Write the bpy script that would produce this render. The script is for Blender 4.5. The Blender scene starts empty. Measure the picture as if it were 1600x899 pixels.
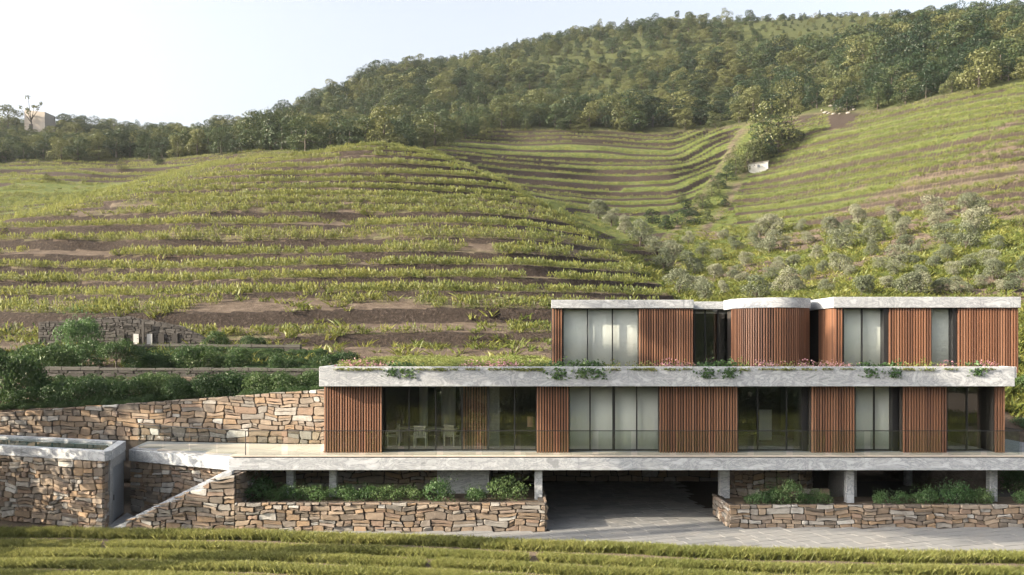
import bpy, bmesh, math, random
import numpy as np
from mathutils import Vector, Matrix

# ------------------------------------------------------------------ camera, sky, sun, exposure
F, HY, ZC = 1296.0, 535.0, 7.97          # focal length in photo pixels, eye-level row, eye height
scene = bpy.context.scene
COL = scene.collection
cam_d = bpy.data.cameras.new("camera"); cam = bpy.data.objects.new("camera", cam_d); COL.objects.link(cam)
cam_d.sensor_width = 36.0; cam_d.lens = F / 1600 * 36; cam_d.shift_y = (HY - 449.5) / 1600
cam_d.clip_start = 0.5; cam_d.clip_end = 6000
cam.location = (0, 0, ZC); cam.rotation_euler = (math.radians(90), 0, 0)
scene.camera = cam

SUN_AZ, SUN_EL = math.radians(-106.0), math.radians(22.0)   # from the left, a little on the camera's side
world = bpy.data.worlds.new("World"); scene.world = world; world.use_nodes = True
wn = world.node_tree.nodes; wl = world.node_tree.links
sky = wn.new("ShaderNodeTexSky"); sky.sky_type = 'NISHITA'; sky.sun_disc = False
sky.sun_elevation = SUN_EL; sky.sun_rotation = SUN_AZ
sky.air_density = 1.0; sky.dust_density = 7.5; sky.ozone_density = 1.2
hs = wn.new("ShaderNodeHueSaturation"); hs.inputs["Saturation"].default_value = 0.42; hs.inputs["Value"].default_value = 1.22   # milky summer sky
wl.new(sky.outputs[0], hs.inputs["Color"]); wl.new(hs.outputs[0], wn["Background"].inputs[0]); wn["Background"].inputs[1].default_value = 0.125
sun_d = bpy.data.lights.new("sun", 'SUN'); sun = bpy.data.objects.new("sun", sun_d); COL.objects.link(sun)
sun_d.energy = 5.0; sun_d.angle = math.radians(0.6); sun_d.color = (1.0, 0.86, 0.66)
sdir = Vector((math.sin(SUN_AZ) * math.cos(SUN_EL), math.cos(SUN_AZ) * math.cos(SUN_EL), math.sin(SUN_EL)))
sun.rotation_euler = (-sdir).to_track_quat('-Z', 'Y').to_euler(); sun.location = (-30, -10, 40)
scene.view_settings.view_transform = 'Standard'; scene.view_settings.look = 'None'
scene.view_settings.gamma = 1.0; scene.view_settings.use_curve_mapping = False
scene.view_settings.exposure = 1.6
scene.render.engine = 'CYCLES'
cy = scene.cycles
cy.use_denoising = True; cy.use_adaptive_sampling = True; cy.adaptive_threshold = 0.02; cy.max_bounces = 6; cy.diffuse_bounces = 4; cy.glossy_bounces = 3
cy.transmission_bounces = 4; cy.transparent_max_bounces = 12; cy.volume_bounces = 0
cy.caustics_reflective = False; cy.caustics_refractive = False; cy.sample_clamp_indirect = 4.0

rnd = random.Random(11)
NP = np.random.default_rng(5)

# ------------------------------------------------------------------ helpers
def PX(px, Y): return (px - 800.0) / F * Y
def PZ(py, Y): return ZC - (py - HY) / F * Y

def tag(o, label=None, cat=None, group=None, kind=None):
    if label: o["label"] = label
    if cat: o["category"] = cat
    if group: o["group"] = group
    if kind: o["kind"] = kind
    return o

def empty(name, loc, label=None, cat=None, group=None):
    o = bpy.data.objects.new(name, None); COL.objects.link(o)
    o.location = loc; o.empty_display_size = 0.3
    return tag(o, label, cat, group)

def attach(o, parent):
    """parent keeps o where it is in the world"""
    o.parent = parent
    if parent.type == 'EMPTY' or parent.location.length > 0:
        o.matrix_parent_inverse = Matrix.Translation(parent.location).inverted()

def link(name, me, parent=None, loc=None):
    o = bpy.data.objects.new(name, me); COL.objects.link(o)
    if loc is not None: o.location = loc
    if parent is not None: attach(o, parent)
    return o

class MB:
    def __init__(s): s.v = []; s.f = []; s.m = []
    def add(s, vs, fs, m=0):
        b = len(s.v); s.v += [tuple(p) for p in vs]
        for f in fs: s.f.append([b + i for i in f]); s.m.append(m)
        return s
    def box(s, x0, x1, y0, y1, z0, z1, m=0):
        return s.add([(x0,y0,z0),(x1,y0,z0),(x1,y1,z0),(x0,y1,z0),(x0,y0,z1),(x1,y0,z1),(x1,y1,z1),(x0,y1,z1)],
              [(0,3,2,1),(4,5,6,7),(0,1,5,4),(1,2,6,5),(2,3,7,6),(3,0,4,7)], m)
    def prism(s, poly, z0, z1, m=0):
        """poly counter-clockwise from above; z0, z1 numbers or per-corner lists"""
        n = len(poly)
        a = z0 if isinstance(z0, (list, tuple)) else [z0] * n
        b = z1 if isinstance(z1, (list, tuple)) else [z1] * n
        vs = [(p[0], p[1], a[i]) for i, p in enumerate(poly)] + [(p[0], p[1], b[i]) for i, p in enumerate(poly)]
        fs = [tuple(range(n - 1, -1, -1)), tuple(range(n, 2 * n))]
        fs += [(i, (i + 1) % n, n + (i + 1) % n, n + i) for i in range(n)]
        return s.add(vs, fs, m)
    def bar(s, p, q, r0, r1=None, n=6, m=0):
        p = Vector(p); q = Vector(q); r1 = r0 if r1 is None else r1
        d = (q - p).normalized(); a = d.orthogonal().normalized(); b = d.cross(a)
        vs = []
        for c, r in ((p, r0), (q, r1)):
            for i in range(n):
                t = 2 * math.pi * i / n
                vs.append(c + a * (r * math.cos(t)) + b * (r * math.sin(t)))
        fs = [(i, (i + 1) % n, n + (i + 1) % n, n + i) for i in range(n)] + [tuple(range(n - 1, -1, -1)), tuple(range(n, 2 * n))]
        return s.add(vs, fs, m)
    def mesh(s, name, mats, smooth=False):
        me = bpy.data.meshes.new(name); me.from_pydata(s.v, [], s.f)
        for m in (mats if isinstance(mats, (list, tuple)) else [mats]): me.materials.append(m)
        me.polygons.foreach_set("material_index", s.m)
        if smooth: me.polygons.foreach_set("use_smooth", [True] * len(s.f))
        me.update(); return me
    def build(s, name, mats, parent=None, smooth=False, loc=None):
        return link(name, s.mesh(name, mats, smooth), parent, loc)

def quads_mesh(name, v, q, mats, mi=None, smooth=False):
    v = np.asarray(v, np.float32); q = np.asarray(q, np.int32)
    me = bpy.data.meshes.new(name)
    me.vertices.add(len(v)); me.vertices.foreach_set("co", v.ravel())
    me.loops.add(q.size); me.loops.foreach_set("vertex_index", q.ravel())
    me.polygons.add(len(q)); me.polygons.foreach_set("loop_start", np.arange(0, q.size, 4, dtype=np.int32))
    for m in (mats if isinstance(mats, (list, tuple)) else [mats]): me.materials.append(m)
    if mi is not None: me.polygons.foreach_set("material_index", np.asarray(mi, np.int32))
    if smooth: me.polygons.foreach_set("use_smooth", np.ones(len(q), bool))
    me.update(calc_edges=True); me.validate(); return me

# value noise
_G = NP.random((256, 256))
def vnoise(x, y, s=1.0, o=0):
    x = np.asarray(x, float) / s + 37.3 + o * 11.7; y = np.asarray(y, float) / s + 91.1 + o * 5.3
    i = np.floor(x).astype(int); j = np.floor(y).astype(int); u = x - i; v = y - j
    u = u * u * (3 - 2 * u); v = v * v * (3 - 2 * v)
    g = lambda a, b: _G[a % 256, b % 256]
    return (g(i, j) * (1 - u) + g(i + 1, j) * u) * (1 - v) + (g(i, j + 1) * (1 - u) + g(i + 1, j + 1) * u) * v
def sstep(a, b, x):
    t = np.clip((x - a) / (b - a), 0, 1); return t * t * (3 - 2 * t)

# ------------------------------------------------------------------ materials
def newmat(name):
    m = bpy.data.materials.new(name); m.use_nodes = True
    nt = m.node_tree; return m, nt, nt.nodes, nt.links, nt.nodes["Principled BSDF"]
def ramp(nt, fac, stops, interp='LINEAR'):
    r = nt.nodes.new("ShaderNodeValToRGB"); e = r.color_ramp.elements; r.color_ramp.interpolation = interp
    while len(e) < len(stops): e.new(0.5)
    for k, (p, c) in enumerate(stops): e[k].position = p; e[k].color = (*c, 1)
    nt.links.new(fac, r.inputs[0]); return r.outputs[0]
def noise(nt, scale, detail=4, rough=0.55, dist=0.0, vec=None, coords='Object'):
    n = nt.nodes.new("ShaderNodeTexNoise"); n.inputs['Scale'].default_value = scale
    n.inputs['Detail'].default_value = detail; n.inputs['Roughness'].default_value = rough
    n.inputs['Distortion'].default_value = dist
    if vec is None:
        t = nt.nodes.new("ShaderNodeTexCoord"); vec = t.outputs[coords]
    nt.links.new(vec, n.inputs['Vector']); return n.outputs['Fac']
def scaled(nt, sx, sy, sz, coords='Object'):
    t = nt.nodes.new("ShaderNodeTexCoord"); m = nt.nodes.new("ShaderNodeMapping")
    m.inputs['Scale'].default_value = (sx, sy, sz); nt.links.new(t.outputs[coords], m.inputs[0]); return m.outputs[0]
def mixc(nt, fac, a, b, mode='MIX'):
    m = nt.nodes.new("ShaderNodeMix"); m.data_type = 'RGBA'; m.blend_type = mode
    for k, val in ((0, fac), (6, a), (7, b)):
        if hasattr(val, 'is_linked'): nt.links.new(val, m.inputs[k])
        elif k == 0: m.inputs[0].default_value = val
        else: m.inputs[k].default_value = (*val, 1)
    return m.outputs[2]
def mathn(nt, op, a, b=0.0, clamp=False):
    m = nt.nodes.new("ShaderNodeMath"); m.operation = op; m.use_clamp = clamp
    for k, val in ((0, a), (1, b)):
        if hasattr(val, 'is_linked'): nt.links.new(val, m.inputs[k])
        else: m.inputs[k].default_value = val
    return m.outputs[0]
def attr(nt, name, out='Fac'):
    a = nt.nodes.new("ShaderNodeAttribute"); a.attribute_name = name; return a.outputs[out]
def bump(nt, bsdf, h, strength=0.3, dist=0.02):
    b = nt.nodes.new("ShaderNodeBump"); b.inputs['Strength'].default_value = strength; b.inputs['Distance'].default_value = dist
    nt.links.new(h, b.inputs['Height']); nt.links.new(b.outputs[0], bsdf.inputs['Normal'])
def orand(nt):
    return nt.nodes.new("ShaderNodeObjectInfo").outputs['Random']

def plain(name, c, rough=0.6, metal=0.0, var=0.12, scale=3.0):
    m, nt, n, l, b = newmat(name)
    f = noise(nt, scale, 5)
    l.new(mixc(nt, f, tuple(x * (1 - var) for x in c), tuple(min(1, x * (1 + var)) for x in c)), b.inputs['Base Color'])
    b.inputs['Roughness'].default_value = rough; b.inputs['Metallic'].default_value = metal
    return m

def concrete(name, dark, light, warm=(0.44, 0.41, 0.37)):
    m, nt, n, l, b = newmat(name)
    v = scaled(nt, 0.55, 0.55, 1.3)
    n1 = noise(nt, 1.5, 9, 0.66, 2.2, v); n2 = noise(nt, 0.35, 4, 0.5, 1.0); n3 = noise(nt, 22, 5, 0.7)
    c = ramp(nt, n1, [(0.34, tuple(x * 0.8 for x in dark)), (0.44, light), (0.50, dark), (0.56, light), (0.68, tuple(min(.8, x * 1.25) for x in light))])
    c = mixc(nt, mathn(nt, 'MULTIPLY', n2, 0.3), c, warm)
    c = mixc(nt, 0.18, c, ramp(nt, n3, [(0.3, tuple(x * 0.7 for x in light)), (0.7, tuple(min(.8, x * 1.2) for x in light))]))
    vs = scaled(nt, 5.0, 5.0, 0.22); st = noise(nt, 1.0, 5, 0.6, 0.0, vs)         # run-off streaks down the face
    c = mixc(nt, mathn(nt, 'MULTIPLY', sst(nt, st, 0.55, 0.75), 0.35), c, tuple(x * 0.55 for x in dark))
    l.new(c, b.inputs['Base Color']); b.inputs['Roughness'].default_value = 0.78
    bump(nt, b, n3, 0.35, 0.02); return m
def sst(nt, fac, a, bb):
    mr = nt.nodes.new("ShaderNodeMapRange"); mr.interpolation_type = 'SMOOTHSTEP'
    mr.inputs[1].default_value = a; mr.inputs[2].default_value = bb
    nt.links.new(fac, mr.inputs[0]); return mr.outputs[0]

M_CONC = concrete("rough_concrete", (0.155, 0.170, 0.190), (0.385, 0.402, 0.425), (0.36, 0.355, 0.345))
M_CONC2 = concrete("smooth_concrete", (0.17, 0.175, 0.185), (0.265, 0.27, 0.275), (0.25, 0.245, 0.235))
M_METAL = plain("dark_metal", (0.012, 0.012, 0.013), 0.45, 0.0)
M_DOOR = plain("grey_door_paint", (0.20, 0.215, 0.235), 0.5)
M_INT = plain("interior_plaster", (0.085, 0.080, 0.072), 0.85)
M_DARKWALL = plain("shade_lining", (0.022, 0.018, 0.015), 0.8)  # near-black: shade of slat gaps and deep rooms put into the colour
M_BLIND = plain("white_blind_fabric", (0.84, 0.84, 0.83), 0.9, 0, 0.03, 1.0)
M_CHAIR = plain("cream_painted_wood", (0.70, 0.66, 0.55), 0.5)
M_LAMP = plain("terracotta_shade", (0.33, 0.20, 0.13), 0.7)
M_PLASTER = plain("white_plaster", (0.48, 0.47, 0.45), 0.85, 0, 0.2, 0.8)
M_ROCK = plain("grey_field_stone", (0.060, 0.054, 0.048), 0.9, 0, 0.45, 2.5)
M_CAP = plain("pale_wall_cap", (0.19, 0.175, 0.155), 0.9, 0, 0.35, 1.5)
M_DARKCAP = plain("dark_wall_cap", (0.085, 0.080, 0.068), 0.9, 0, 0.4, 1.5)  # darker tone of the wall cap stone
M_BARK = plain("bark", (0.055, 0.044, 0.034), 0.9, 0, 0.4, 6.0)

def wood():
    m, nt, n, l, b = newmat("cedar_slat_wood")
    g = noise(nt, 1.0, 6, 0.6, 0.4, scaled(nt, 14, 14, 1.1))
    base = ramp(nt, orand(nt), [(0.0, (0.118, 0.054, 0.030)), (0.35, (0.195, 0.090, 0.048)), (0.8, (0.265, 0.125, 0.066)), (1.0, (0.33, 0.175, 0.105))])
    c = mixc(nt, mathn(nt, 'MULTIPLY', g, 0.75), base, (0.115, 0.056, 0.036))
    l.new(c, b.inputs['Base Color']); b.inputs['Roughness'].default_value = 0.55
    bump(nt, b, g, 0.2, 0.01); return m
M_WOOD = wood()

def stone(name="rubble_stone"):
    m, nt, n, l, b = newmat(name)
    base = ramp(nt, orand(nt), [(0.0, (0.15, 0.128, 0.108)), (0.14, (0.27, 0.205, 0.150)), (0.28, (0.33, 0.225, 0.135)),
        (0.42, (0.23, 0.200, 0.170)), (0.56, (0.36, 0.285, 0.210)), (0.68, (0.28, 0.190, 0.135)), (0.80, (0.22, 0.205, 0.185)), (0.91, (0.36, 0.34, 0.31)), (1.0, (0.56, 0.55, 0.52))])
    n1 = noise(nt, 3.0, 8, 0.65, 0.8); n2 = noise(nt, 14, 6, 0.7)
    base = mixc(nt, 1.0, base, (0.74, 0.73, 0.72), 'MULTIPLY')
    c = mixc(nt, mathn(nt, 'MULTIPLY', sst(nt, n1, 0.42, 0.68), 0.5), base, (0.13, 0.108, 0.088))
    c = mixc(nt, mathn(nt, 'MULTIPLY', sst(nt, n2, 0.5, 0.75), 0.4), c, (0.32, 0.275, 0.22))
    l.new(c, b.inputs['Base Color']); b.inputs['Roughness'].default_value = 0.92
    bump(nt, b, n2, 0.55, 0.03); return m
M_STONE = stone()
M_JOINT = plain("dark_joint_earth", (0.034, 0.027, 0.022), 0.95, 0, 0.4, 6.0)

def paver():
    m, nt, n, l, b = newmat("slate_paver")
    base = ramp(nt, orand(nt), [(0.0, (0.115, 0.12, 0.125)), (0.5, (0.155, 0.16, 0.165)), (1.0, (0.205, 0.205, 0.20))])
    n1 = noise(nt, 2.4, 7, 0.65, 0.5, None, 'Generated'); g = nt.nodes.new("ShaderNodeNewGeometry")
    n2 = noise(nt, 0.5, 5, 0.6, 0.6, g.outputs['Position']); n3 = noise(nt, 9.0, 5, 0.65, 0.2, g.outputs['Position'])
    c = mixc(nt, mathn(nt, 'MULTIPLY', n3, 0.5), base, (0.13, 0.13, 0.125))
    c = mixc(nt, mathn(nt, 'MULTIPLY', sst(nt, n2, 0.45, 0.7), 0.35), c, (0.22, 0.205, 0.185))
    l.new(c, b.inputs['Base Color']); b.inputs['Roughness'].default_value = 0.8
    bump(nt, b, n3, 0.4, 0.015); return m
M_PAVER = paver()

def floor_stone():
    m, nt, n, l, b = newmat("travertine_floor")
    n1 = noise(nt, 1.0, 6, 0.6, 0.6, scaled(nt, 1.0, 3.0, 1)); n2 = noise(nt, 12, 4)
    base = ramp(nt, orand(nt), [(0.0, (0.40, 0.345, 0.29)), (1.0, (0.50, 0.44, 0.37))])
    c = mixc(nt, mathn(nt, 'MULTIPLY', n1, 0.55), base, (0.34, 0.295, 0.25))
    l.new(c, b.inputs['Base Color']); b.inputs['Roughness'].default_value = 0.7
    bump(nt, b, n2, 0.15, 0.01); return m
M_FLOOR = floor_stone()

def glass(name, tint, ior):
    m = bpy.data.materials.new(name); m.use_nodes = True; nt = m.node_tree; n = nt.nodes; n.clear()
    o = n.new("ShaderNodeOutputMaterial"); t = n.new("ShaderNodeBsdfTransparent"); g = n.new("ShaderNodeBsdfGlossy")
    t.inputs[0].default_value = (*tint, 1); g.inputs[0].default_value = (0.92, 0.95, 0.95, 1); g.inputs['Roughness'].default_value = 0.0
    lw = n.new("ShaderNodeLayerWeight"); lw.inputs[0].default_value = 0.5       # facing: the same from both sides of the sheet
    p5 = mathn(nt, 'POWER', lw.outputs['Facing'], 4.0); f0 = ((ior - 1) / (ior + 1)) ** 2
    f = nt.nodes.new("ShaderNodeMath"); f.operation = 'MULTIPLY_ADD'; nt.links.new(p5, f.inputs[0]); f.inputs[1].default_value = 0.9 - f0; f.inputs[2].default_value = f0
    x = n.new("ShaderNodeMixShader"); nt.links.new(f.outputs[0], x.inputs[0]); nt.links.new(t.outputs[0], x.inputs[1]); nt.links.new(g.outputs[0], x.inputs[2])
    tc = n.new("ShaderNodeTexCoord"); nz = n.new("ShaderNodeTexNoise"); nz.inputs['Scale'].default_value = 0.6; nz.inputs['Detail'].default_value = 1.0
    nt.links.new(tc.outputs['Object'], nz.inputs['Vector'])
    bp = n.new("ShaderNodeBump"); bp.inputs['Strength'].default_value = 0.05; bp.inputs['Distance'].default_value = 0.03
    nt.links.new(nz.outputs['Fac'], bp.inputs['Height']); nt.links.new(bp.outputs[0], g.inputs['Normal'])
    nt.links.new(x.outputs[0], o.inputs[0]); return m
M_GLASS = glass("window_glass", (0.84, 0.87, 0.85), 2.2)
M_RAILGLASS = glass("railing_glass", (0.80, 0.85, 0.84), 1.6)

def water():
    m, nt, n, l, b = newmat("pool_water")
    b.inputs['Base Color'].default_value = (0.012, 0.045, 0.042, 1); b.inputs['Roughness'].default_value = 0.04
    b.inputs['IOR'].default_value = 1.33
    bump(nt, b, noise(nt, 3.0, 3), 0.06, 0.02); return m
M_WATER = water()

def leaf(name, cols, trans=0.35, spread=0.5, nscale=0.35):
    """cols: dark, mid, light; varies from plant to plant and over the crown"""
    m = bpy.data.materials.new(name); m.use_nodes = True; nt = m.node_tree; n = nt.nodes; l = nt.links; n.clear()
    o = n.new("ShaderNodeOutputMaterial"); d = n.new("ShaderNodeBsdfDiffuse"); t = n.new("ShaderNodeBsdfTranslucent")
    g = n.new("ShaderNodeBsdfGlossy"); g.inputs['Roughness'].default_value = 0.45
    gp = n.new("ShaderNodeNewGeometry")
    f = noise(nt, nscale, 3, 0.6, 0.3, gp.outputs['Position'])
    f2 = noise(nt, 7.0, 2, 0.6, 0.0, gp.outputs['Position'])
    isl = gp.outputs['Random Per Island']
    k = mathn(nt, 'ADD', mathn(nt, 'MULTIPLY', orand(nt), spread), mathn(nt, 'MULTIPLY', f, 0.55))
    k = mathn(nt, 'ADD', k, mathn(nt, 'MULTIPLY', mathn(nt, 'ADD', isl, f2), 0.22))
    k = mathn(nt, 'SUBTRACT', k, (spread + 0.55 + 0.44) / 2 - 0.5)
    c = ramp(nt, k, [(0.12, cols[0]), (0.5, cols[1]), (0.88, cols[2])])
    l.new(c, d.inputs[0]); l.new(mixc(nt, 0.5, c, tuple(min(1, x * 1.25) for x in cols[2])), t.inputs[0])
    g.inputs[0].default_value = (0.5, 0.5, 0.45, 1)
    x = n.new("ShaderNodeMixShader"); x.inputs[0].default_value = trans; l.new(d.outputs[0], x.inputs[1]); l.new(t.outputs[0], x.inputs[2])
    y = n.new("ShaderNodeMixShader"); y.inputs[0].default_value = 0.035; l.new(x.outputs[0], y.inputs[1]); l.new(g.outputs[0], y.inputs[2])
    l.new(y.outputs[0], o.inputs[0]); return m
L_FOREST = leaf("forest_leaves", ((0.010, 0.024, 0.012), (0.030, 0.052, 0.022), (0.098, 0.104, 0.038)), 0.22, 1.1)
L_VINE = leaf("vine_leaves", ((0.036, 0.062, 0.018), (0.108, 0.138, 0.034), (0.255, 0.245, 0.068)), 0.48, 0.35, 0.08)
L_OLIVE = leaf("olive_leaves", ((0.062, 0.080, 0.046), (0.128, 0.142, 0.090), (0.22, 0.222, 0.152)), 0.25, 0.6)
L_SHRUB = leaf("shrub_leaves", ((0.014, 0.034, 0.013), (0.030, 0.064, 0.022), (0.070, 0.105, 0.034)), 0.25, 0.5, 1.5)
L_PLANT = leaf("planter_leaves", ((0.030, 0.070, 0.026), (0.062, 0.120, 0.042), (0.125, 0.180, 0.070)), 0.30, 0.5, 2.5)
L_HERB = leaf("yellow_green_leaves", ((0.080, 0.115, 0.030), (0.150, 0.185, 0.050), (0.24, 0.24, 0.085)), 0.35, 0.5, 3.0)
L_PINK = leaf("pink_flowers", ((0.24, 0.12, 0.14), (0.38, 0.20, 0.22), (0.50, 0.32, 0.32)), 0.3, 0.5, 3.0)
L_GRASS = leaf("grass_blades", ((0.085, 0.115, 0.032), (0.175, 0.195, 0.054), (0.30, 0.285, 0.105)), 0.45, 0.35, 0.25)
L_SCRUB = leaf("scrub_grass", ((0.050, 0.075, 0.018), (0.105, 0.125, 0.028), (0.19, 0.18, 0.045)), 0.3, 0.5, 0.12)

def terrain_mat():
    m, nt, n, l, b = newmat("hillside_earth")
    n1 = noise(nt, 0.16, 6, 0.6, 0.6); n2 = noise(nt, 0.9, 7, 0.68, 0.4); n3 = noise(nt, 4.0, 6, 0.7)
    soil = ramp(nt, n2, [(0.30, (0.048, 0.036, 0.028)), (0.52, (0.098, 0.075, 0.057)), (0.74, (0.17, 0.136, 0.106))])
    grass = ramp(nt, n2, [(0.30, (0.032, 0.050, 0.014)), (0.50, (0.072, 0.090, 0.024)), (0.72, (0.140, 0.138, 0.042))])
    shaded_rock = ramp(nt, n3, [(0.30, (0.016, 0.013, 0.011)), (0.55, (0.042, 0.032, 0.026)), (0.82, (0.135, 0.105, 0.082))])  # dark schist of the banks, darkened further to stand in for their shade
    floor = ramp(nt, n2, [(0.3, (0.026, 0.036, 0.014)), (0.7, (0.070, 0.075, 0.028))])
    g = mathn(nt, 'ADD', attr(nt, "grass"), mathn(nt, 'MULTIPLY', mathn(nt, 'SUBTRACT', n1, 0.5), 0.9), True)
    c = mixc(nt, sst(nt, g, 0.3, 0.7), soil, grass)
    c = mixc(nt, sst(nt, mathn(nt, 'ADD', attr(nt, "bank"), mathn(nt, 'MULTIPLY', mathn(nt, 'SUBTRACT', n2, 0.5), 0.45)), 0.3, 0.55), c, shaded_rock)
    c = mixc(nt, attr(nt, "forest"), c, floor)
    l.new(c, b.inputs['Base Color']); b.inputs['Roughness'].default_value = 0.97
    b.inputs['Specular IOR Level'].default_value = 0.1
    bump(nt, b, n3, 0.9, 0.25); return m
M_TERR = terrain_mat()

def soil_mat():
    m, nt, n, l, b = newmat("field_soil")
    n2 = noise(nt, 2.5, 7, 0.65, 0.3)
    l.new(ramp(nt, n2, [(0.3, (0.055, 0.040, 0.028)), (0.55, (0.105, 0.076, 0.050)), (0.75, (0.150, 0.115, 0.075))]), b.inputs['Base Color'])
    b.inputs['Roughness'].default_value = 0.95; bump(nt, b, n2, 0.8, 0.05); return m
M_SOIL = soil_mat()
# ------------------------------------------------------------------ terrain
CT = {
 -450: [(41,655),(46,640),(50,600),(56,560),(62,530),(66,505),(70,490),(80,462),(90,430),(100,395),(108,375),(115,368),(125,372),(150,340),(180,300),(210,270),(230,255),(260,245),(300,222),(340,205),(380,205),(420,212),(520,260)],
 0: [(41,652),(46,635),(50,592),(54,580),(58,545),(62,538),(66,500),(70,482),(80,452),(90,415),(100,378),(110,350),(115,345),(122,350),(130,350),(150,335),(180,300),(210,270),(230,255),(260,245),(300,222),(340,192),(380,192),(420,205),(520,260)],
 100: [(41,646),(46,630),(50,592),(54,579),(58,545),(62,538),(66,499),(70,481),(80,449),(90,411),(100,373),(110,343),(120,322),(126,318),(135,322),(150,316),(180,295),(210,268),(235,254),(260,246),(300,230),(340,210),(380,202),(420,210),(520,265)],
 200: [(41,640),(46,625),(50,592),(54,578),(58,545),(62,538),(66,498),(70,480),(80,446),(90,408),(100,370),(110,338),(120,312),(130,293),(136,290),(145,296),(170,292),(200,275),(230,258),(250,248),(280,240),(320,228),(360,214),(400,206),(430,212),(520,270)],
 400: [(41,630),(46,615),(50,592),(54,575),(58,550),(62,535),(66,505),(70,482),(80,440),(90,400),(100,362),(110,328),(120,297),(130,270),(140,248),(148,239),(155,242),(170,250),(200,246),(240,236),(280,222),(330,210),(400,202),(430,208),(520,270)],
 500: [(41,630),(46,615),(50,592),(54,576),(58,553),(62,535),(66,506),(70,484),(80,441),(90,401),(100,363),(110,329),(120,297),(130,269),(140,245),(149,234),(157,238),(170,244),(200,242),(250,230),(300,210),(350,182),(400,162),(430,158),(520,230)],
 600: [(41,630),(50,592),(54,578),(58,556),(62,535),(66,508),(70,486),(80,442),(90,402),(100,364),(110,330),(120,298),(130,268),(140,243),(150,230),(157,233),(170,243),(200,240),(250,225),(300,197),(350,158),(400,128),(440,113),(470,113),(540,180)],
 700: [(41,630),(54,577),(58,556),(62,536),(66,510),(70,487),(80,443),(90,404),(100,366),(110,333),(120,302),(130,273),(140,252),(147,243),(155,248),(180,252),(210,245),(240,222),(270,208),(300,185),(350,145),(400,110),(440,96),(470,96),(540,170)],
 800: [(41,630),(54,575),(58,556),(62,537),(66,512),(70,490),(80,448),(90,411),(100,376),(110,345),(120,315),(130,288),(137,277),(145,290),(165,310),(190,305),(205,288),(225,255),(250,228),(272,205),(300,188),(340,150),(400,98),(440,79),(470,76),(540,150)],
 870: [(41,630),(54,577),(62,538),(66,514),(70,494),(80,456),(90,422),(100,392),(110,362),(120,336),(130,322),(140,340),(160,350),(180,335),(200,305),(225,262),(250,228),(272,203),(300,185),(340,145),(400,90),(440,68),(470,65),(540,150)],
 950: [(41,630),(54,580),(62,540),(70,500),(80,468),(90,438),(100,410),(110,387),(120,371),(130,385),(145,400),(165,385),(180,360),(200,325),(225,280),(250,237),(272,203),(300,182),(340,135),(400,77),(440,55),(470,52),(540,150)],
 1030: [(41,630),(54,580),(62,545),(70,508),(80,480),(88,458),(95,442),(103,432),(115,438),(130,425),(150,395),(180,352),(200,322),(225,278),(250,238),(272,203),(300,178),(340,125),(400,65),(440,44),(475,42),(540,150)],
 1100: [(41,640),(54,590),(62,550),(70,515),(80,488),(100,462),(125,430),(150,395),(180,350),(200,322),(225,278),(250,236),(270,205),(300,178),(340,125),(400,62),(440,39),(480,37),(560,150)],
 1200: [(41,650),(54,600),(62,555),(70,515),(80,487),(100,456),(125,418),(150,380),(180,334),(200,304),(225,262),(250,217),(262,196),(290,165),(340,110),(390,57),(430,36),(480,32),(560,150)],
 1300: [(41,660),(54,605),(62,560),(70,515),(80,478),(100,440),(125,398),(150,350),(175,305),(200,256),(225,209),(246,178),(280,140),(320,105),(380,52),(430,28),(480,26),(560,150)],
 1450: [(41,700),(54,615),(62,560),(70,512),(80,474),(100,415),(125,345),(150,283),(175,228),(200,182),(215,160),(250,130),(300,85),(350,47),(400,28),(430,23),(480,24),(560,150)],
 1600: [(41,760),(48,722),(54,660),(58,615),(62,572),(70,512),(80,465),(100,388),(125,300),(150,225),(175,165),(195,130),(230,102),(270,72),(320,42),(380,23),(440,18),(500,30),(580,150)],
 1850: [(41,740),(48,710),(54,640),(62,560),(70,500),(80,445),(100,350),(125,255),(150,175),(175,120),(195,95),(230,75),(270,52),(320,32),(380,17),(440,13),(500,30),(580,150)],
 2200: [(41,720),(48,690),(54,620),(62,540),(70,480),(80,425),(100,330),(125,235),(150,160),(175,110),(195,88),(230,70),(270,50),(320,32),(380,17),(440,13),(500,30),(580,150)],
}
GP = np.arange(-450, 2201, 5.0)
GY = np.concatenate([np.arange(41, 66, 0.35), np.arange(66, 275, 0.40), np.arange(275, 581, 3.0)])
_keys = sorted(CT)
def _smooth(a, k, axis):
    w = np.hanning(2 * k + 3)[1:-1]; w /= w.sum()
    pad = [(0, 0), (0, 0)]; pad[axis] = (k, k)
    b = np.pad(a, pad, mode='edge')
    return np.apply_along_axis(lambda r: np.convolve(r, w, mode='valid'), axis, b)
_cols = np.array([np.interp(GY, [p[0] for p in CT[k]], [p[1] for p in CT[k]]) for k in _keys])
PYG = np.array([np.interp(GP, _keys, _cols[:, j]) for j in range(len(GY))]).T     # [px, Y]
PYG = _smooth(_smooth(PYG, 17, 0), 7, 1)
XG = (GP[:, None] - 800) / F * GY[None, :]; YG = np.repeat(GY[None, :], len(GP), 0)
ZRAW = ZC - (PYG - HY) / F * YG
_far = sstep(58, 90, YG)
ZRAW += ((vnoise(XG, YG, 22, 1) - 0.5) * 1.8 + (vnoise(XG, YG, 7, 2) - 0.5) * 0.5) * _far

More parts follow.
